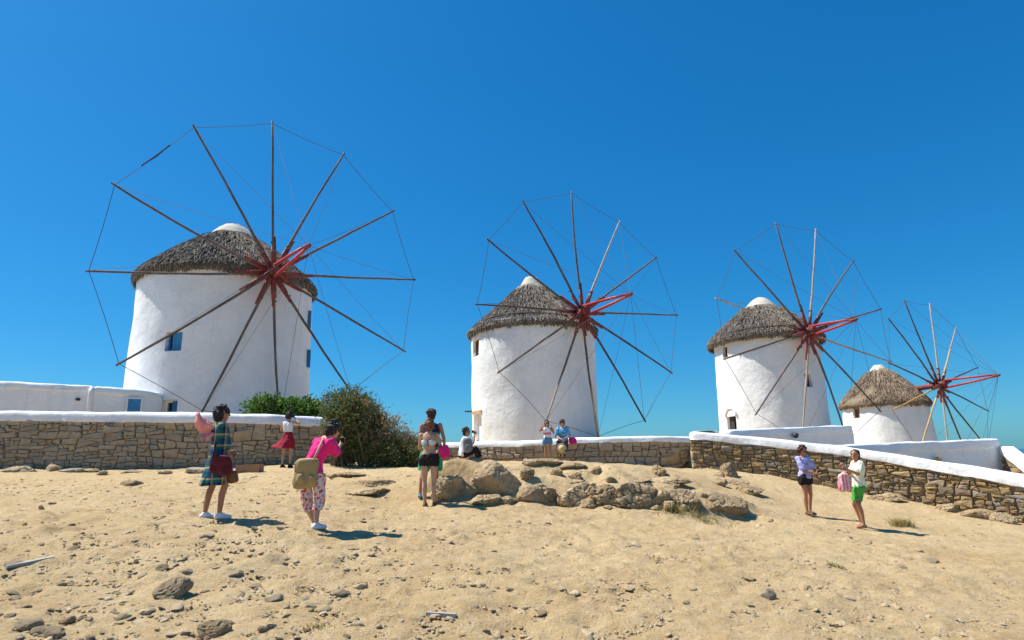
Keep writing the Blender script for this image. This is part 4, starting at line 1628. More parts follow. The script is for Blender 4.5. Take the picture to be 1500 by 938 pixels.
tag(obj('dry_litter', lit, MAT['litter']), 'dry brown plant litter scattered over the sand', 'litter', kind='stuff')

gv = MB()
oct_v = np.array([(1, 0, 0), (-1, 0, 0), (0, 1, 0), (0, -1, 0), (0, 0, 1), (0, 0, -1)], float)
oct_f = [(0, 2, 4), (2, 1, 4), (1, 3, 4), (3, 0, 4), (2, 0, 5), (1, 2, 5), (3, 1, 5), (0, 3, 5)]
gr = np.random.RandomState(5)
N = 26000
GYs = 4.6 + 10.5 * gr.rand(N) ** 1.8
GXs = (gr.rand(N) - .5) * 2 * (GYs * .9 + .6)
dens = fbm(GXs * .6, GYs * .6, 77, 4) + .33 * np.clip(-GXs / 6, -1, 1) + .25 * np.clip((8 - GYs) / 4, -1, 1)
keep = dens + gr.rand(N) * .7 > .33
GXs, GYs = GXs[keep], GYs[keep]
GZs = zt(GXs, GYs)
for x, y, z in zip(GXs, GYs, GZs):
    r = .006 + .016 * gr.rand() ** 2.2 + (.02 * gr.rand() if gr.rand() < .06 else 0)
    v = oct_v * (1 + .5 * (gr.rand(6, 1) - .5)) + (gr.rand(6, 3) - .5) * .5
    v = v * np.array([r * 1.2, r, r * .7])
    a = gr.rand() * 6.3
    ca, sa = math.cos(a), math.sin(a)
    v = np.stack([v[:, 0] * ca - v[:, 1] * sa + x, v[:, 0] * sa + v[:, 1] * ca + y, v[:, 2] + z + r * .25], 1)
    gv.add(v, oct_f)
tag(obj('gravel', gv, MAT['pebble']), 'fine gravel scattered over the sand', 'gravel', kind='stuff')


# ------------------------------------------------------------------ plants
def leaf_cloud(pts_normals, size, rg, asp=.5):
    b = MB()
    vs, fs = [], []
    for p, n in pts_normals:
        d = V((rg.gauss(0, 1), rg.gauss(0, 1), rg.gauss(0, 1))) + V(n) * 1.2
        d.normalize()
        s = d.cross(V((rg.gauss(0, 1), rg.gauss(0, 1), rg.gauss(0, 1)))).normalized()
        L = size * rg.uniform(.6, 1.35)
        w = L * asp * .5
        up = d.cross(s) * L * .12
        p = V(p)
        k = len(vs)
        vs += [p, p + d * L * .5 + s * w + up, p + d * L, p + d * L * .5 - s * w + up]
        fs += [(k, k + 1, k + 2), (k, k + 2, k + 3)]
    b.add(vs, fs)
    return b


def bush(name, label, blobs, n, leaf, mats, seed, stems, asp=.5, spiky=0):
    rg = random.Random(seed)
    base = V((blobs[0][0][0], blobs[0][0][1], gz(blobs[0][0][0], blobs[0][0][1])))
    root = empty(name, base)
    tag(root, label, 'shrub')
    vols = [b_[1][0] * b_[1][1] + b_[1][0] * b_[1][2] for b_ in blobs]
    tot = sum(vols)
    groups = {mm: [] for mm in mats}
    for (c, r, mt), vv in zip(blobs, vols):
        nclump = max(6, int(n * vv / tot / 26))
        for i in range(nclump):
            d = V((rg.gauss(0, 1), rg.gauss(0, 1), rg.gauss(0, 1))).normalized()
            q = rg.uniform(.72, 1.10) * (1 + .22 * n3(d, 2.2, seed)) if rg.random() < .8 else rg.uniform(.3, .7)
            cc = V((c[0] + d.x * r[0] * q, c[1] + d.y * r[1] * q, c[2] + d.z * r[2] * q))
            if cc.z < base.z + .02:
                cc.z = base.z + .05 + rg.random() * .2
            sp = rg.uniform(.05, .14)
            mm = mt if rg.random() < .8 else rg.choice(mats)
            for j in range(26):
                groups[mm].append((cc + V((rg.gauss(0, sp), rg.gauss(0, sp), rg.gauss(0, sp * .9))), d))
    for mm, pn in groups.items():
        if pn:
            tag(obj('foliage', leaf_cloud(pn, leaf, rg, asp), MAT[mm], root), kind='stuff')
    tw = MB()
    for (c, r, mt) in blobs:
        for i in range(stems):
            a = rg.uniform(0, 6.28)
            b0 = V((c[0] + .5 * r[0] * rg.uniform(-1, 1), c[1] + .4 * r[1] * math.sin(a), base.z - .05))
            b1 = V((c[0] + r[0] * rg.uniform(-.95, .95), c[1] + r[1] * rg.uniform(-1, .6), c[2] + r[2] * rg.uniform(.3, 1.05 + spiky)))
            md = (b0 + b1) / 2 + V((rg.gauss(0, .12), rg.gauss(0, .12), 0))
            tw.tube([b0, md, b1], [.022, .014, .005], 5)
    obj('stem', tw, MAT['twig'], root)
    return root


def bp(px, py, Y):
    return tuple(P(px, py, Y))


k20 = 19.4 / F
bush('shrub', 'big dark olive shrub with dry brown twigs at the end of the tall wall', [
    (bp(517, 625, 19.6), (38 * k20, .9, 44 * k20), 'leaf_olive'),
    (bp(506, 594, 19.6), (31 * k20, .6, 22 * k20), 'leaf_olive'),
    (bp(535, 616, 19.6), (26 * k20, .7, 28 * k20), 'leaf_olive'),
    (bp(562, 642, 19.7), (30 * k20, .8, 30 * k20), 'leaf_dry'),
    (bp(594, 660, 19.8), (22 * k20, .7, 22 * k20), 'leaf_dry'),
    (bp(575, 665, 19.4), (44 * k20, .7, 16 * k20), 'leaf_olive'),
    (bp(497, 640, 19.4), (20 * k20, .7, 34 * k20), 'leaf_olive'),
    (bp(604, 664, 19.6), (15 * k20, .6, 18 * k20), 'leaf_dry')], 34000, .085, ['leaf_olive', 'leaf_dry'], 61, 22, .42, .12)
k21 = 22.4 / F
bush('hedge', 'bright green leafy hedge growing behind the white coping of the tall wall', [
    (bp(387, 602, 22.4), (26 * k21, .5, 18 * k21), 'leaf_green'),
    (bp(420, 604, 22.5), (34 * k21, .5, 17 * k21), 'leaf_green'),
    (bp(450, 606, 22.6), (22 * k21, .45, 18 * k21), 'leaf_green')], 7000, .15, ['leaf_green'], 62, 8, .5)


def tuft(px, py, w, h, n, label, seed, mat='grass_dry'):
    rg = random.Random(seed)
    g = ground_hit(px, py)
    k = g.y / F
    b = MB()
    for i in range(n):
        x0 = g.x + rg.gauss(0, w * k * .28)
        y0 = g.y + rg.gauss(0, w * k * .2)
        z0 = gz(x0, y0) - .01
        a = rg.uniform(0, 6.28)
        L = h * k * rg.uniform(.5, 1.2)
        d = V((math.cos(a) * .6, math.sin(a) * .6, 1)).normalized()
        s = V((-math.sin(a), math.cos(a), 0)) * .006
        p0 = V((x0, y0, z0))
        p1 = p0 + d * L * .6
        p2 = p0 + d * L + V((math.cos(a), math.sin(a), -.3)) * L * .2
        b.add([p0 - s, p0 + s, p1 + s * .8, p1 - s * .8, p2], [(0, 1, 2, 3), (3, 2, 4)])
    root = empty('grass_tuft', g)
    tag(root, label, 'grass')
    tag(obj('blades', b, MAT[mat], root), kind='stuff')


tuft(1012, 750, 76, 10, 420, 'dry yellow grass at the foot of the rock ledge', 71)
tuft(985, 748, 30, 12, 160, 'small wisp of dry grass under the jagged grey rock', 72)
tuft(1322, 771, 26, 15, 300, 'green-yellow grass tuft on the slope below the sloping wall', 73, 'grass_dry')
tuft(1222, 830, 24, 8, 70, 'small dry sprig on the bare slope below the pair', 74)
tuft(860, 826, 26, 6, 60, 'thin dry sprig on the smooth sand in the open foreground', 75)
tuft(470, 922, 30, 10, 70, 'dry weed sprig among the foreground stones', 76)


# ------------------------------------------------------------------ people
def UV(a):
    return V(a)


class Person:
    def __init__(self, label, px, py, Y, H, face, skin='skin', female=True, J=None, head_yaw=0, head_pitch=0, z=None, hands=None, toes=(0, 0)):
        q = P(px, py, Y)
        self.o = V((q.x, q.y, gz(q.x, q.y) if z is None else z))
        self.Y = Y
        self.k = H / 1.7
        f = math.radians(face)
        self.f = V((math.sin(f), math.cos(f), 0))
        self.r = V((math.cos(f), -math.sin(f), 0))
        self.fem = female
        sw, hw = (.155, .092) if female else (.185, .088)
        d = dict(pelvis=(0, 0, .93), waist=(0, .005, 1.08), chest=(0, .0, 1.27), neck=(0, -.015, 1.43), head=(0, .02, 1.575),
                 hipR=(hw, 0, .90), hipL=(-hw, 0, .90), kneeR=(hw + .01, .02, .49), kneeL=(-hw - .01, .02, .49), ankR=(hw + .01, -.02, .075), ankL=(-hw - .01, -.02, .075),
                 shR=(sw, -.015, 1.375), shL=(-sw, -.015, 1.375), elR=(sw + .06, -.03, 1.10), elL=(-sw - .06, -.03, 1.10), wrR=(sw + .07, .06, .86), wrL=(-sw - .07, .06, .86))
        self.j = {}
        J = J or {}
        for n, v in d.items():
            w = J.get(n, v)
            if len(w) == 4:                       # ('px', x, y, dY): joint seen at that pixel
                self.j[n] = P(w[1], w[2], Y + w[3])
            else:
                self.j[n] = self.o + (self.r * w[0] + self.f * w[1] + V((0, 0, w[2]))) * self.k
        hf = f + math.radians(head_yaw)
        p = math.radians(head_pitch)
        self.hf = V((math.sin(hf) * math.cos(p), math.cos(hf) * math.cos(p), math.sin(p)))
        self.hr = V((math.cos(hf), -math.sin(hf), 0))
        self.hu = self.hr.cross(self.hf)
        self.toes = toes
        self.hands = hands or {}
        mb = MB()
        self.torso(mb)
        self.legs(mb)
        self.arms(mb)
        self.headm(mb)
        body = solidify(mb, .0105 * self.k, 3)
        self.body = obj('person', body, MAT[skin], None, True, self.o)
        tag(self.body, label, 'person')
        self.face()

    # --- body volumes
    def rings(self, g=0.0):
        j, k = self.j, self.k
        hd = (j['hipR'] - j['hipL']).normalized()
        sdv = (j['shR'] - j['shL']).normalized()
        F_ = self.fem
        pel, wa, ch, ne = j['pelvis'], j['waist'], j['chest'], j['neck']
        dn = (pel - wa).normalized()
        spec = [(pel + dn * .085 * k, .115, .085, hd), (pel + dn * .03 * k, .168 if F_ else .160, .118, hd), (pel.lerp(wa, .45), .155 if F_ else .155, .105, hd),
                (wa, .122 if F_ else .142, .092, hd), (wa.lerp(ch, .5), .132 if F_ else .155, .102, sdv), (ch, .142 if F_ else .172, .118 if F_ else .115, sdv),
                (ch.lerp(ne, .45), .150 if F_ else .182, .098, sdv), (ch.lerp(ne, .78), .125 if F_ else .155, .072, sdv), (ne, .062, .058, sdv)]
        out = []
        n = len(spec)
        for i, (c, w, d, a) in enumerate(spec):
            t = (spec[min(n - 1, i + 1)][0] - spec[max(0, i - 1)][0]).normalized()
            x = (a - t * a.dot(t)).normalized()
            y = t.cross(x)
            w, d = (w * .93 + g) * k, (d * .90 + g) * k
            ring = []
            for q in range(20):
                an = 2 * math.pi * q / 20
                cc, ss = math.cos(an), math.sin(an)
                ring.append(c + x * w * math.copysign(abs(cc) ** .85, cc) + y * d * math.copysign(abs(ss) ** .85, ss))
            out.append(ring)
        return out

    def torso(self, mb, a=0, b=99, g=0.0):
        mb.loft(self.rings(g)[a:b])

    def limb(self, mb, pts, rad, g=0.0):
        for (p, q), (r0, r1) in zip(zip(pts, pts[1:]), zip(rad, rad[1:])):
            mb.capsule(p, q, (r0 + g) * self.k, (r1 + g) * self.k)

    def legs(self, mb):
        for s in 'RL':
            h, kn, an = self.j['hip' + s], self.j['knee' + s], self.j['ank' + s]
            back = -self.f * .018 * self.k
            self.limb(mb, [h, h.lerp(kn, .35), kn], [.082, .076, .051])
            self.limb(mb, [kn, kn.lerp(an, .32) + back, an], [.049, .051, .031])
            self.foot(mb, s)

    def foot(self, mb, s, g=0.0):
        an = self.j['ank' + s]
        ty = math.radians(self.toes[0 if s == 'R' else 1])
        d = V((self.f.x * math.cos(ty) + self.f.y * math.sin(ty), -self.f.x * math.sin(ty) + self.f.y * math.cos(ty), 0))
        k = self.k
        dz = V((0, 0, -.04 * k))
        mb.capsule(an - d * .035 * k + dz * .9, an + d * .055 * k + dz * .8, (.034 + g) * k, (.036 + g) * k)
        mb.capsule(an + d * .045 * k + dz * .8, an + d * .145 * k + dz * 1.15, (.037 + g) * k, (.027 + g) * k)
        mb.capsule(an, an + d * .06 * k + dz * .6, (.036 + g) * k, (.032 + g) * k)

    def arms(self, mb):
        for s in 'RL':
            sh, el, wr = self.j['sh' + s], self.j['el' + s], self.j['wr' + s]
            self.limb(mb, [sh, sh.lerp(el, .4), el], [.045, .041, .034])
            self.limb(mb, [el, el.lerp(wr, .3), wr], [.034, .035, .022])
            self.hand(mb, s)

    def hand(self, mb, s):
        k = self.k
        el, wr = self.j['el' + s], self.j['wr' + s]
        d = (wr - el).normalized()
        up = self.hands.get('up' + s)
        side = self.r * (1 if s == 'R' else -1)
        n = V(up) if up else -side                       # palm normal
        n = (n - d * n.dot(d)).normalized()
        x = d.cross(n)
        if x.dot(self.f + V((0, 0, .3))) < 0:
            x = -x                                       # thumb side
        curl = self.hands.get('curl' + s, .5)
        c = wr + d * .048 * k
        mb.ellip(c, x * .040 * k, n * .017 * k, d * .055 * k, 10, 7)
        for i, (o, L) in enumerate(((.028, .072), (.010, .080), (-.009, .074), (-.026, .058))):
            b0 = wr + d * .088 * k + x * o * k
            a1 = .35 * curl
            d1 = d * math.cos(a1) + n * math.sin(a1)
            d2 = d * math.cos(a1 + 1.1 * curl) + n * math.sin(a1 + 1.1 * curl)
            p1 = b0 + d1 * L * .5 * k
            p2 = p1 + d2 * L * .5 * k
            mb.capsule(b0 - d * .02 * k, p1, .0095 * k, .009 * k, 8)
            mb.capsule(p1, p2, .009 * k, .0078 * k, 8)
        t0 = wr + d * .03 * k + x * .030 * k
        t1 = t0 + (d * .7 + x * .7 + n * .25) * .035 * k
        t2 = t1 + (d * .9 + n * .45) * .032 * k
        mb.capsule(t0, t1, .012 * k, .0105 * k, 8)
        mb.capsule(t1, t2, .0105 * k, .009 * k, 8)

    def headm(self, mb):
        k = self.k
        h, f, r, u = self.j['head'], self.hf, self.hr, self.hu
        ne = self.j['neck']
        mb.capsule(ne - V((0, 0, .02)), h - u * .06 * k - f * .015 * k, .055 * k, .05 * k)
        mb.ellip(h + u * .022 * k - f * .008 * k, r * .077 * k, f * .098 * k, u * .098 * k, 18, 12)
        mb.ellip(h - u * .045 * k + f * .022 * k, r * .060 * k, f * .066 * k, u * .072 * k, 14, 10)
        mb.capsule(h + f * .088 * k + u * .018 * k, h + f * .106 * k - u * .022 * k, .010 * k, .014 * k, 8)
        mb.ellip(h + f * .074 * k - u * .062 * k, r * .024 * k, f * .014 * k, u * .010 * k, 10, 6)
        mb.ellip(h + f * .060 * k - u * .098 * k, r * .026 * k, f * .022 * k, u * .018 * k, 10, 6)
        for s in (-1, 1):
            mb.ellip(h + r * s * .079 * k - f * .004 * k, r * .010 * k, f * .018 * k, u * .032 * k, 8, 6)

    def face(self):
        k = self.k
        h, f, r, u = self.j['head'], self.hf, self.hr, self.hu
        for s in (-1, 1):
            b = MB().ellip(h + f * .086 * k + r * s * .032 * k + u * .016 * k, r * .013 * k, f * .007 * k, u * .007 * k, 10, 6)
            obj('eye', b, MAT['hair_black'], self.body, True)
            b = MB().capsule(h + f * .088 * k + r * s * .018 * k + u * .036 * k, h + f * .080 * k + r * s * .046 * k + u * .038 * k, .005 * k, .004 * k, 6)
            obj('eyebrow', b, MAT['hair_brown'], self.body, True)
        b = MB().ellip(h + f * .082 * k - u * .060 * k, r * .022 * k, f * .010 * k, u * .006 * k, 10, 6)
        obj('mouth', b, MAT['c_rose'], self.body, True)

    # --- clothes and hair, each a child of the body
    def wear(self, name, mb, mat, voxel=.012, smooth=4, wr=.015, wsc=10, seed=0, fine=0.003, label=None):
        o = obj(name, solidify(mb, voxel, smooth, wr, wsc, seed, fine), MAT[mat], self.body, True)
        if label:
            o['label'] = label
        return o

    def shirt(self, mat, a=1, b=8, g=.022, sleeve=.5, name='shirt', flare=0.0, sg=.022):
        mb = MB()
        rr = self.rings(g)[a:b]
        if flare:
            c = sum(rr[0], V()) / len(rr[0])
            rr[0] = [c + (p - c) * (1 + flare) for p in rr[0]]
        mb.loft(rr)
        if sleeve:
            for s in 'RL':
                sh, el, wr = self.j['sh' + s], self.j['el' + s], self.j['wr' + s]
                if sleeve <= 1:
                    self.limb(mb, [sh, sh.lerp(el, sleeve)], [.052, .050], sg)
                else:
                    self.limb(mb, [sh, el, el.lerp(wr, sleeve - 1)], [.050, .042, .036], sg)
        return self.wear(name, mb, mat, seed=int(self.Y * 10))

    def shorts(self, mat, frac=.45, g=.022, name='shorts', top=3, flare=.0):
        mb = MB()
        mb.loft(self.rings(g)[0:top])
        for s in 'RL':
            h, kn, an = self.j['hip' + s], self.j['knee' + s], self.j['ank' + s]
            if frac <= 1:
                e = h.lerp(kn, frac)
                self.tubeleg(mb, [h + V((0, 0, .03)), h.lerp(kn, frac * .5), e], [.090 + g, .086 + g + flare * .5, .080 - .03 * frac + g + flare])
            else:
                e = kn.lerp(an, frac - 1)
                self.tubeleg(mb, [h + V((0, 0, .03)), h.lerp(kn, .5), kn, e], [.090 + g, .078 + g, .060 + g + flare, .054 + g + flare])
        return self.wear(name, mb, mat, seed=int(self.Y * 7))

    def tubeleg(self, mb, pts, rad):
        mb.tube(pts, [q * self.k for q in rad], 14)

    def skirt(self, mat, z_hem, w_hem, d_hem, off=V(), name='skirt', top='waist', g=.018, lobes=5, up=.0):
        k = self.k
        R_ = self.rings(g)
        c0 = self.j[top]
        mb = MB()
        rings = [R_[3 if top == 'waist' else 5], R_[2], R_[1]] if top == 'waist' else [R_[6], R_[5], R_[4], R_[3], R_[2], R_[1]]
        pel = self.j['pelvis']
        zt0 = pel.z - .04 * k
        for i in range(1, 7):
            t = i / 6
            z = zt0 + (self.o.z + z_hem * k - zt0) * t
            c = V((pel.x, pel.y, z)) + off * (t ** 1.3)
            w, d = (.19 + (w_hem - .19) * t) * k, (.14 + (d_hem - .14) * t) * k
            ring = []
            for q in range(20):
                a = 2 * math.pi * q / 20
                m_ = 1 + .07 * t * math.sin(lobes * a + 1.3) + .04 * t * math.sin(9 * a)
                ring.append(c + self.r * w * m_ * math.cos(a) + self.f * d * m_ * math.sin(a) + V((0, 0, up * t * t * max(0, (self.r * math.cos(a) + self.f * math.sin(a)).dot(off.normalized() if off.length else V())))))
            rings.append(ring)
        mb.loft(rings)
        return self.wear(name, mb, mat, seed=int(self.Y * 5), wr=.014)

    def shoes(self, mat, name='shoe', g=.006, voxel=.009):
        for s in 'RL':
            mb = MB()
            self.foot(mb, s, g)
            m_ = solidify(mb, voxel, 2)
            m_.v = [(p[0], p[1], max(p[2], self.o.z - .02) if abs(self.j['ank' + s].z - self.o.z) < .2 else p[2]) for p in m_.v]
            obj(name, m_, MAT[mat], self.body, True)

    def hair(self, mat, length=0.0, puff=1.0, extra=None, fine=.012, back=.026, wr=.02):
        k = self.k
        h, f, r, u = self.j['head'], self.hf, self.hr, self.hu
        mb = MB()
        c = h + u * .034 * k - f * back * k
        mb.ellip(c, r * .089 * k * puff, f * .100 * k * puff, u * .100 * k * puff, 16, 11)
        mb.ellip(h - f * .050 * k - u * .02 * k, r * .080 * k * puff, f * .062 * k * puff, u * .085 * k * puff, 14, 9)
        if length:
            mb.capsule(h - f * .055 * k, h - f * .085 * k - V((0, 0, length)), .075 * k, .04 * k)
            for s in (-1, 1):
                mb.capsule(h - f * .04 * k + r * s * .06 * k, h - f * .06 * k + r * s * .065 * k - V((0, 0, length * .9)), .045 * k, .028 * k)
        for e in (extra or []):
            mb.capsule(h + (r * e[0] + f * e[1] + u * e[2]) * k, h + (r * e[3] + f * e[4] + u * e[5]) * k, e[6] * k, e[7] * k)
        return self.wear('hair', mb, mat, .009, 2, wr, 22, int(self.Y * 3), fine)

    def glasses(self):
        k = self.k
        h, f, r, u = self.j['head'], self.hf, self.hr, self.hu
        b = MB()
        for s in (-1, 1):
            b.ellip(h + f * .095 * k + r * s * .034 * k + u * .014 * k, r * .030 * k, f * .008 * k, u * .022 * k, 12, 7)
            b.capsule(h + f * .088 * k + r * s * .062 * k + u * .018 * k, h + r * s * .082 * k + u * .020 * k, .004 * k, .004 * k, 6)
        b.capsule(h + f * .099 * k - r * .02 * k + u * .018 * k, h + f * .099 * k + r * .02 * k + u * .018 * k, .004 * k, .004 * k, 6)
        obj('sunglasses', solidify(b, .005, 1), MAT['c_black'], self.body, True)

    def px(self, x, y, dY=0.0):
        return P(x, y, self.Y + dY)


def held(name, mb, mat, label, cat, c, voxel=None, wr=0.008, parts=()):
    root = empty(name, c)
    tag(root, label, cat)
    m_ = solidify(mb, voxel, 3, wr, 11, int(abs(c.x) * 10) + 3) if voxel else mb
    obj('body', m_, MAT[mat], root, True)
    for (pn, pm, mt) in parts:
        obj(pn, pm, MAT[mt], root, True)
    return root


def compact_camera(p, c, d, label):
    """small camera at c pointing along d"""
    d = V(d).normalized()
    x = d.cross(V((0, 0, 1))).normalized()
    u = x.cross(d)
    b = MB().ellip(c, x * .062, d * .026, u * .040, 12, 8, .4, .4)
    l = MB().tube([c + d * .02, c + d * .075], [.030, .028], 12)
    return held('camera', b, 'c_black', label, 'camera', c, parts=[('lens', l, 'metal')])


# woman in the plaid shirt dress
p = Person('woman in green and blue plaid shirt dress carrying a wine red bag, walking away', 312, 766, 9.25, 1.60, 48, 'skin_tan', True,
           dict(kneeL=(-.10, -.02, .48), ankL=(-.10, -.10, .08), kneeR=(.10, .10, .49), ankR=(.09, .05, .075), elR=('px', 334, 664, -.05), wrR=('px', 340, 690, .0), elL=(-.24, .02, 1.12), wrL=(-.14, .20, 1.0)), head_yaw=22, head_pitch=-4, toes=(15, 5))
p.shirt('c_plaid', 1, 8, .03, .75)
p.skirt('c_plaid', .50, .225, .18, V((-.035, -.02, 0)), name='dress_skirt', lobes=4)
p.shoes('c_shoe')
p.hair('hair_black', .06, 1.17, [(0, -.06, .05, .03, -.05, -.06, .09, .07), (-.05, -.05, 0, -.06, -.07, -.1, .05, .03)], .014, .028, .016)
c = p.px(324, 681, -.22)
b = MB().ellip(c, p.px(340, 682, -.22) - c, V((0, .06, 0)), (p.px(324, 666, -.22) - c), 16, 10, .55, .6)
stp = MB().tube([c + V((-.12, .0, .14)), p.px(316, 650, -.14), p.px(318, 634, -.06), p.px(326, 636, .10)], .012, 6)
flap = MB().ellip(c + V((0.01, -.055, .06)), (p.px(339, 682, -.22) - c) * .95, V((0, .03, 0)), V((0, 0, .075)), 14, 8, .5, .5)
held('shoulder_bag', b, 'c_wine', 'wine red shoulder bag hanging at the hip of the plaid dress woman', 'bag', c, .014, .022, [('strap', stp, 'c_wine'), ('flap', flap, 'c_wine')])
c = p.px(341, 699, .0)
b = MB().ellip(c, V((.075, 0, .02)), V((0, .05, 0)), V((-.02, 0, .085)), 12, 8, .6, .6)
held('pouch', b, 'c_brown', 'small brown pouch in the hand of the plaid dress woman', 'pouch', c, .010, .008)
b = MB()
rows = []
for i in range(15):
    t = i / 14
    cc = p.px(317, 634, -.08).lerp(p.px(291, 627, -.2), min(1, t * 1.25)).lerp(p.px(290, 604, -.25), max(0, t - .62) / .38)
    w = .03 + .105 * math.sin(min(1, t * 1.25) * 2.5) * (1 - .55 * max(0, t - .6) / .4)
    rows.append([cc + V((.05 * math.sin(t * 9 + u * 3) * t + u * w * .55 * max(0, t - .5) * 2, .05 * math.sin(u * 4 + t * 6), u * w * (1 - max(0, t - .7)) - (abs(u) * .06 if t > .8 else 0))) for u in [-1 + 2 * q / 9 for q in range(10)]])
for sg in (0, 1):
    pass
rings = [[q + V((0, .012, 0)) for q in r] + [q - V((0, .012, 0)) for q in reversed(r)] for r in rows]
b.loft(rings)
held('scarf', b, 'c_rose', 'pale pink scarf blowing from the shoulder of the plaid dress woman', 'scarf', p.px(300, 625, -.15), .009, .012)

# woman in the red skirt at the wall
p = Person('woman in white sleeveless top and billowing dark red skirt facing the tall wall', 419, 686, 18.7, 1.62, 8, 'skin', True,
           dict(kneeL=(-.11, .01, .49), ankL=(-.12, -.02, .075), kneeR=(.12, .03, .49), ankR=(.12, -.01, .075), elR=(.28, .16, 1.33), wrR=(.08, .26, 1.52), elL=(-.27, .08, 1.16), wrL=(-.14, .26, 1.36)), head_pitch=8, hands={'curlR': .9, 'curlL': .9})
p.shirt('c_white', 3, 8, .02, 0, name='top')
p.skirt('c_red', .56, .36, .30, V((-.15, .02, .02)), lobes=5, up=.06)
p.shoes('c_black', 'ankle_boot', .016)
p.hair('hair_black', .03, 1.12)
h = p.j['head']
b = MB()
b.tube([h + V((0, 0, .045)), h + V((0, 0, .05))], .15, 20)
b.ellip(h + V((0, 0, .085)), V((.1, 0, 0)), V((0, .11, 0)), V((0, 0, .075)), 14, 8)
p.wear('hat', b, 'c_black', .010, 2, .004)
compact_camera(p, p.j['head'] + V((.03, .20, .0)), (0.1, 1, .15), 'small dark camera at the eye of the red skirt woman')

# woman in the pink shirt
p = Person('woman in hot pink shirt and floral cropped trousers leaning to one side', 458, 774, 9.05, 1.58, 35, 'skin', True,
           dict(pelvis=('px', 457, 696, 0), hipR=('px', 467, 698, -.05), hipL=('px', 448, 698, .06), waist=('px', 460, 678, .02), chest=('px', 469, 660, .03), neck=('px', 480, 640, .04), head=('px', 489, 630, .08),
                shR=('px', 485, 650, -.06), shL=('px', 465, 648, .14), elR=('px', 493, 664, .08), wrR=('px', 499, 650, .26), elL=('px', 480, 664, .34), wrL=('px', 494, 649, .34),
                kneeR=('px', 467, 735, -.04), kneeL=('px', 449, 735, .04), ankR=(.10, -.02, .075), ankL=(-.08, .10, .075)), head_yaw=12, head_pitch=-12, hands={'curlR': .9, 'curlL': .9}, toes=(10, -5))
p.shirt('c_pink', 1, 8, .026, .85, sg=.026)
p.shorts('c_floral', 1.42, .014, 'trousers', 3, .008)
p.shoes('c_shoe')
p.hair('hair_black', .02, 1.22, [(0, -.05, 0, -.02, -.08, -.07, .07, .05)], .014, .022, .016)
c = p.px(448, 694, -.20)
b = MB().ellip(c, p.px(464, 693, -.22) - c, V((0.02, .085, 0)), p.px(451, 672, -.20) - c, 16, 12, .4, .5)
for q in ((440, 700), (456, 704)):
    b.ellip(p.px(q[0], q[1], -.29), V((.05, 0, 0)), V((0, .03, 0)), V((0, 0, .06)), 10, 7, .5, .5)
stp = MB().tube([p.px(457, 678, -.24), p.px(466, 660, -.21), p.px(472, 646, -.10), p.px(475, 640, .04), p.px(470, 650, .18)], .016, 6)
flp = MB().ellip(p.px(449, 682, -.265), V((.14, 0, .01)), V((0, .03, 0)), V((0, 0, .09)), 14, 8, .5, .5)
held('shoulder_bag', b, 'c_tan', 'big tan canvas shoulder bag on the back of the pink shirt woman', 'bag', c, .014, .014, [('strap', stp, 'c_strap'), ('flap', flp, 'c_tan')])
compact_camera(p, p.px(499, 645, .30), (.6, 1, .1), 'small dark camera held up by the pink shirt woman')

# couple: woman in black shorts and the man behind her
p = Person('ginger haired woman in black shorts and strapless pale blue top, back turned', 628, 741, 12.35, 1.66, 4, 'skin', True,
           dict(elL=(-.22, .10, 1.12), wrL=(-.10, .26, 1.05), elR=(.22, .10, 1.12), wrR=(.12, .26, 1.04), kneeL=(-.09, .01, .49), ankL=(-.07, -.02, .075), kneeR=(.10, .02, .49), ankR=(.11, -.01, .075)), head_yaw=-12)
p.shirt('c_tiedye', 4, 6, .016, 0, name='bandeau_top')
p.shorts('c_black', .32, .030, 'shorts', 3)
p.shoes('c_brown', 'sandal', .004)
p.hair('hair_ginger', .05, 1.03, [(0, -.08, .05, 0, -.11, .02, .055, .05), (-.02, -.06, -.05, -.03, -.06, -.12, .05, .035)], .012)
k = p.k
b = MB()
bc = p.j['chest'] - p.f * .14 * k
b.tube([bc + V((0, 0, .02)), bc + V((-.01, -.01, -.10))], .006, 6)
b.tube([bc + V((0, 0, .02)), bc + V((.02, -.012, -.12))], .006, 6)
obj('tie_string', b, MAT['c_navy'], p.body)
c = p.px(651, 662, -.02)
b = MB().ellip(c, V((.10, 0, .02)), V((0, .05, 0)), V((-.03, 0, .12)), 14, 9, .35, .4)
stp = MB().tube([c + V((-.06, 0, .10)), p.px(638, 641, -.10), p.px(634, 634, -.03), p.px(637, 634, .06), c + V((.02, .04, .12))], .013, 6)
held('shoulder_bag', b, 'c_magenta', 'bright pink handbag on the shoulder of the ginger haired woman', 'bag', c, .012, .01, [('strap', stp, 'c_strap')])

p = Person('dark haired man in navy vest and green shorts standing beyond the ginger haired woman', 631, 732, 12.9, 1.76, 12, 'skin_tan', False,
           dict(kneeL=(-.16, .02, .50), ankL=(-.22, 0, .075), elR=(.25, .03, 1.12), wrR=(.22, .16, .92), elL=(-.25, .06, 1.12), wrL=(-.20, .20, .95)), head_yaw=-8, head_pitch=-6, toes=(5, -25))
p.shirt('c_navy', 1, 8, .02, 0, name='vest')
p.shorts('c_green', .95, .03, 'shorts', 3, .03)
p.shoes('c_blueshoe')
p.hair('hair_maroon', 0, 1.03)

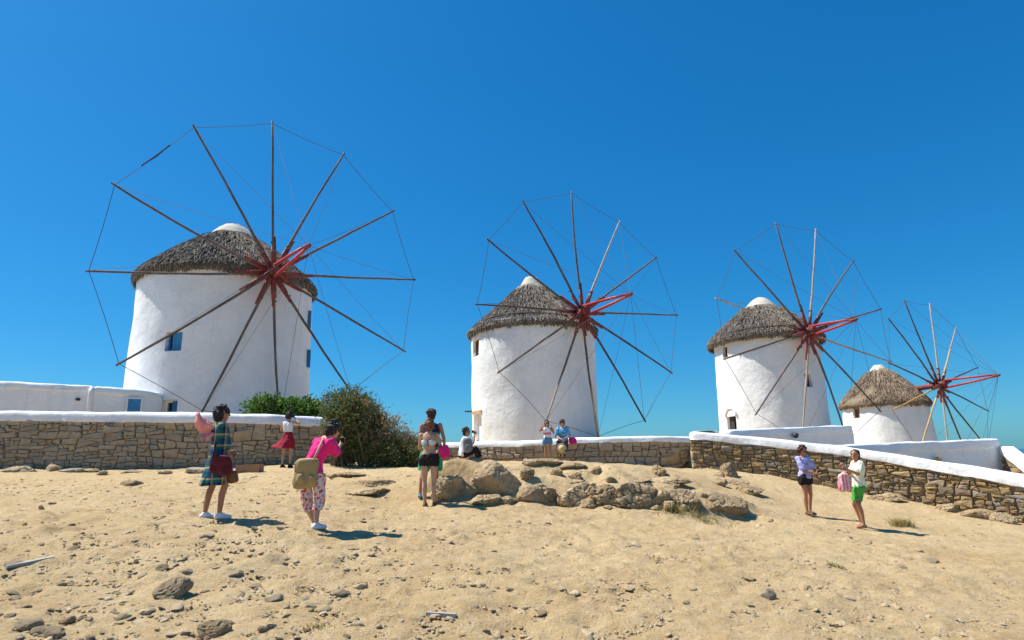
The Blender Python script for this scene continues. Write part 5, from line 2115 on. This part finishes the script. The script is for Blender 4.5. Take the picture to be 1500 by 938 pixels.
# seated man with the backpack
seat = P(682, 672, 18.4)
g0 = gz(seat.x, seat.y)
tag(rock('boulder', 181, (seat.x + .12, seat.y + .05, (g0 + seat.z) / 2 - .08), (.5, .36, max(.12, (seat.z - g0) / 2 + .1)), 'boulder', 4, .1, rough=.06), 'low rock the man with the backpack sits on', 'rock')
zz = seat.z - .0
p = Person('man in white shirt with a grey backpack sitting and taking a photograph', 678, 672, 18.4, 1.74, 82, 'skin_tan', False,
           dict(pelvis=(0, 0, .10), waist=(0, .01, .25), chest=(0, .06, .44), neck=(0, .08, .60), head=(0, .11, .74), hipR=(.09, .02, .09), hipL=(-.09, .02, .09),
                kneeR=(.12, .38, .24), kneeL=(-.12, .36, .28), ankR=(.12, .54, -.12), ankL=(-.12, .50, -.10), shR=(.185, .06, .545), shL=(-.185, .06, .545),
                elR=(.22, .28, .42), wrR=(.06, .33, .66), elL=(-.22, .28, .42), wrL=(-.06, .33, .66)), z=zz, head_pitch=4, hands={'curlR': .9, 'curlL': .9})
p.shirt('c_white', 1, 8, .028, .7)
p.shorts('c_black', 1.6, .02, 'trousers', 3, .01)
p.shoes('c_black')
p.hair('hair_black', 0, 1.05)
compact_camera(p, p.j['head'] + p.f * .17 * p.k, p.f, 'dark camera held by the seated man with the backpack')
c = p.j['chest'] - p.r * (-.02) - V((0, .22, .08)) + V((.10, 0, 0))
b = MB().ellip(c, V((.13, 0, .03)), V((0, .09, 0)), V((-.03, 0, .20)), 14, 10, .5, .55)
pk = MB().ellip(c + V((.01, -.08, -.07)), V((.09, 0, 0)), V((0, .04, 0)), V((0, 0, .09)), 12, 8, .5, .5)
held('backpack', b, 'c_grey', 'grey backpack at the side of the seated man', 'backpack', c, .014, .012, [('pocket', pk, 'c_grey')])

# girl in front of the low wall
p = Person('girl in white and pink top and denim shorts standing against the low wall', 803, 678, 21.5, 1.40, 172, 'skin_tan', True,
           dict(elR=(.32, .08, 1.28), wrR=(.20, .10, 1.52), elL=(-.27, .10, 1.18), wrL=(-.17, .16, 1.42)), head_yaw=-6, hands={'curlR': .6, 'curlL': .6})
p.shirt('c_girltop', 2, 8, .022, 0, name='top')
p.shorts('c_denim', .38, .026, 'shorts', 3, .02)
p.shoes('c_brown', 'sandal', .005)
p.hair('hair_black', .12, 1.06)
p.glasses()

# woman sitting on the low wall
q = P(829, 651, 22.2)
p = Person('woman in blue patterned shirt and sunglasses sitting on the low wall', 825, 651, 22.15, 1.64, 190, 'skin', True,
           dict(pelvis=(0, 0, .10), waist=(0, .02, .25), chest=(0, .05, .44), neck=(0, .06, .59), head=(0, .08, .735), hipR=(.09, .03, .09), hipL=(-.09, .03, .09),
                kneeR=(.10, .42, .06), kneeL=(-.10, .42, .06), ankR=(.09, .40, -.38), ankL=(-.08, .44, -.38), shR=(.155, .05, .535), shL=(-.155, .05, .535),
                elR=(.24, .12, .28), wrR=(.05, .34, .17), elL=(-.24, .12, .28), wrL=(-.05, .34, .16)), z=q.z + .01, head_yaw=4)
p.shirt('c_bluefloral', 1, 8, .028, .95, sg=.03)
p.shorts('c_darkpattern', 1.75, .025, 'trousers', 3, .03)
p.shoes('c_brown', 'sandal', .005)
p.hair('hair_maroon', .0, 1.08)
p.glasses()
c = p.px(823, 657, -.50)
b = MB()
b.tube([c + V((0, -.0, 0)), c + V((0, -.02, 0))], [.17, .165], 22)
b.ellip(c + V((0, -.05, 0.0)), V((.10, 0, 0)), V((0, .08, 0)), V((0, 0, .10)), 14, 9)
bn = MB().tube([c + V((0, -.018, 0)), c + V((0, -.05, 0))], [.108, .104], 20)
held('straw_hat', b, 'c_straw', 'yellow straw hat held in the lap of the woman on the wall', 'hat', c, .012, .006, [('hat_band', bn, 'c_white')])
c = p.px(839, 646, .0)
b = MB().ellip(c, V((.14, 0, .0)), V((0, .08, 0)), V((-.02, 0, .12)), 14, 9, .6, .6)
held('handbag', b, 'c_magenta', 'bright pink bag on the wall beside the seated woman', 'bag', c, .012, .012)

# pair on the slope
p = Person('woman in lavender shirt and black shorts looking down at her phone', 1186, 756, 15.7, 1.63, 152, 'skin_tan', True,
           dict(elR=('px', 1178, 690, -.20), wrR=('px', 1193, 693, -.26), elL=('px', 1192, 688, .02), wrL=('px', 1197, 692, -.16), kneeR=(.09, .03, .49), ankR=(.07, 0, .075), ankL=(-.08, -.03, .075)), head_pitch=-28, hands={'upR': (0, 0, 1), 'upL': (0, 0, 1), 'curlR': .7, 'curlL': .7})
p.shirt('c_lavprint', 1, 8, .030, .75, sg=.032)
p.shorts('c_black', .40, .026, 'shorts', 3, .01)
p.shoes('c_brown', 'sandal', .003)
p.hair('hair_maroon', .03, 1.10)
p.glasses()
c = p.px(1199.5, 690, -.22)
b = MB().box(c, V((.05, .03, .03)), V((-.02, .03, .0)), V((.0, -.003, .005)))
held('phone', b, 'c_black', 'dark phone in the hands of the woman in lavender', 'phone', c)

p = Person('man in pale mint shirt and bright green shorts holding up a pink bag', 1264, 772, 14.3, 1.76, 255, 'skin_tan', False,
           dict(pelvis=('px', 1259, 711, 0), hipR=('px', 1260, 714, -.09), hipL=('px', 1257, 714, .09), waist=('px', 1257, 701, 0), chest=('px', 1256, 688, 0), neck=('px', 1255, 676, 0), head=('px', 1252.5, 667, 0),
                shR=('px', 1260, 681, -.18), shL=('px', 1252, 680, .17), elR=('px', 1257, 695, -.24), wrR=('px', 1242, 688, -.24), elL=('px', 1246, 694, .12), wrL=('px', 1238, 684, -.08),
                kneeR=(.10, .05, .48), kneeL=(-.09, .12, .48), ankR=(.08, -.06, .075), ankL=(-.10, .06, .075)), head_yaw=-22, hands={'curlR': .9, 'curlL': .9}, toes=(-8, 10))
p.shirt('c_mint', 1, 8, .030, .62, sg=.032)
p.shorts('c_lime', .82, .016, 'shorts', 3, .008)
p.hair('hair_maroon', 0, 1.0, fine=.006, wr=.008)
c = p.px(1236.5, 707, -.14)
b = MB().ellip(c, V((.135, 0, .0)), V((0, .09, 0)), V((0, 0, .20)), 16, 10, .6, .6)
b.capsule(c + V((0, 0, .12)), p.px(1238, 692, -.14), .07, .02)
stp = MB().tube([p.px(1239, 692, -.14), p.px(1238.5, 686, -.13), p.px(1237.5, 681, -.10)], .02, 6)
held('beach_bag', b, 'c_pinkstripe', 'pink striped bag hanging from the hands of the man in green shorts', 'bag', c, .014, .022, [('strap', stp, 'c_white')])
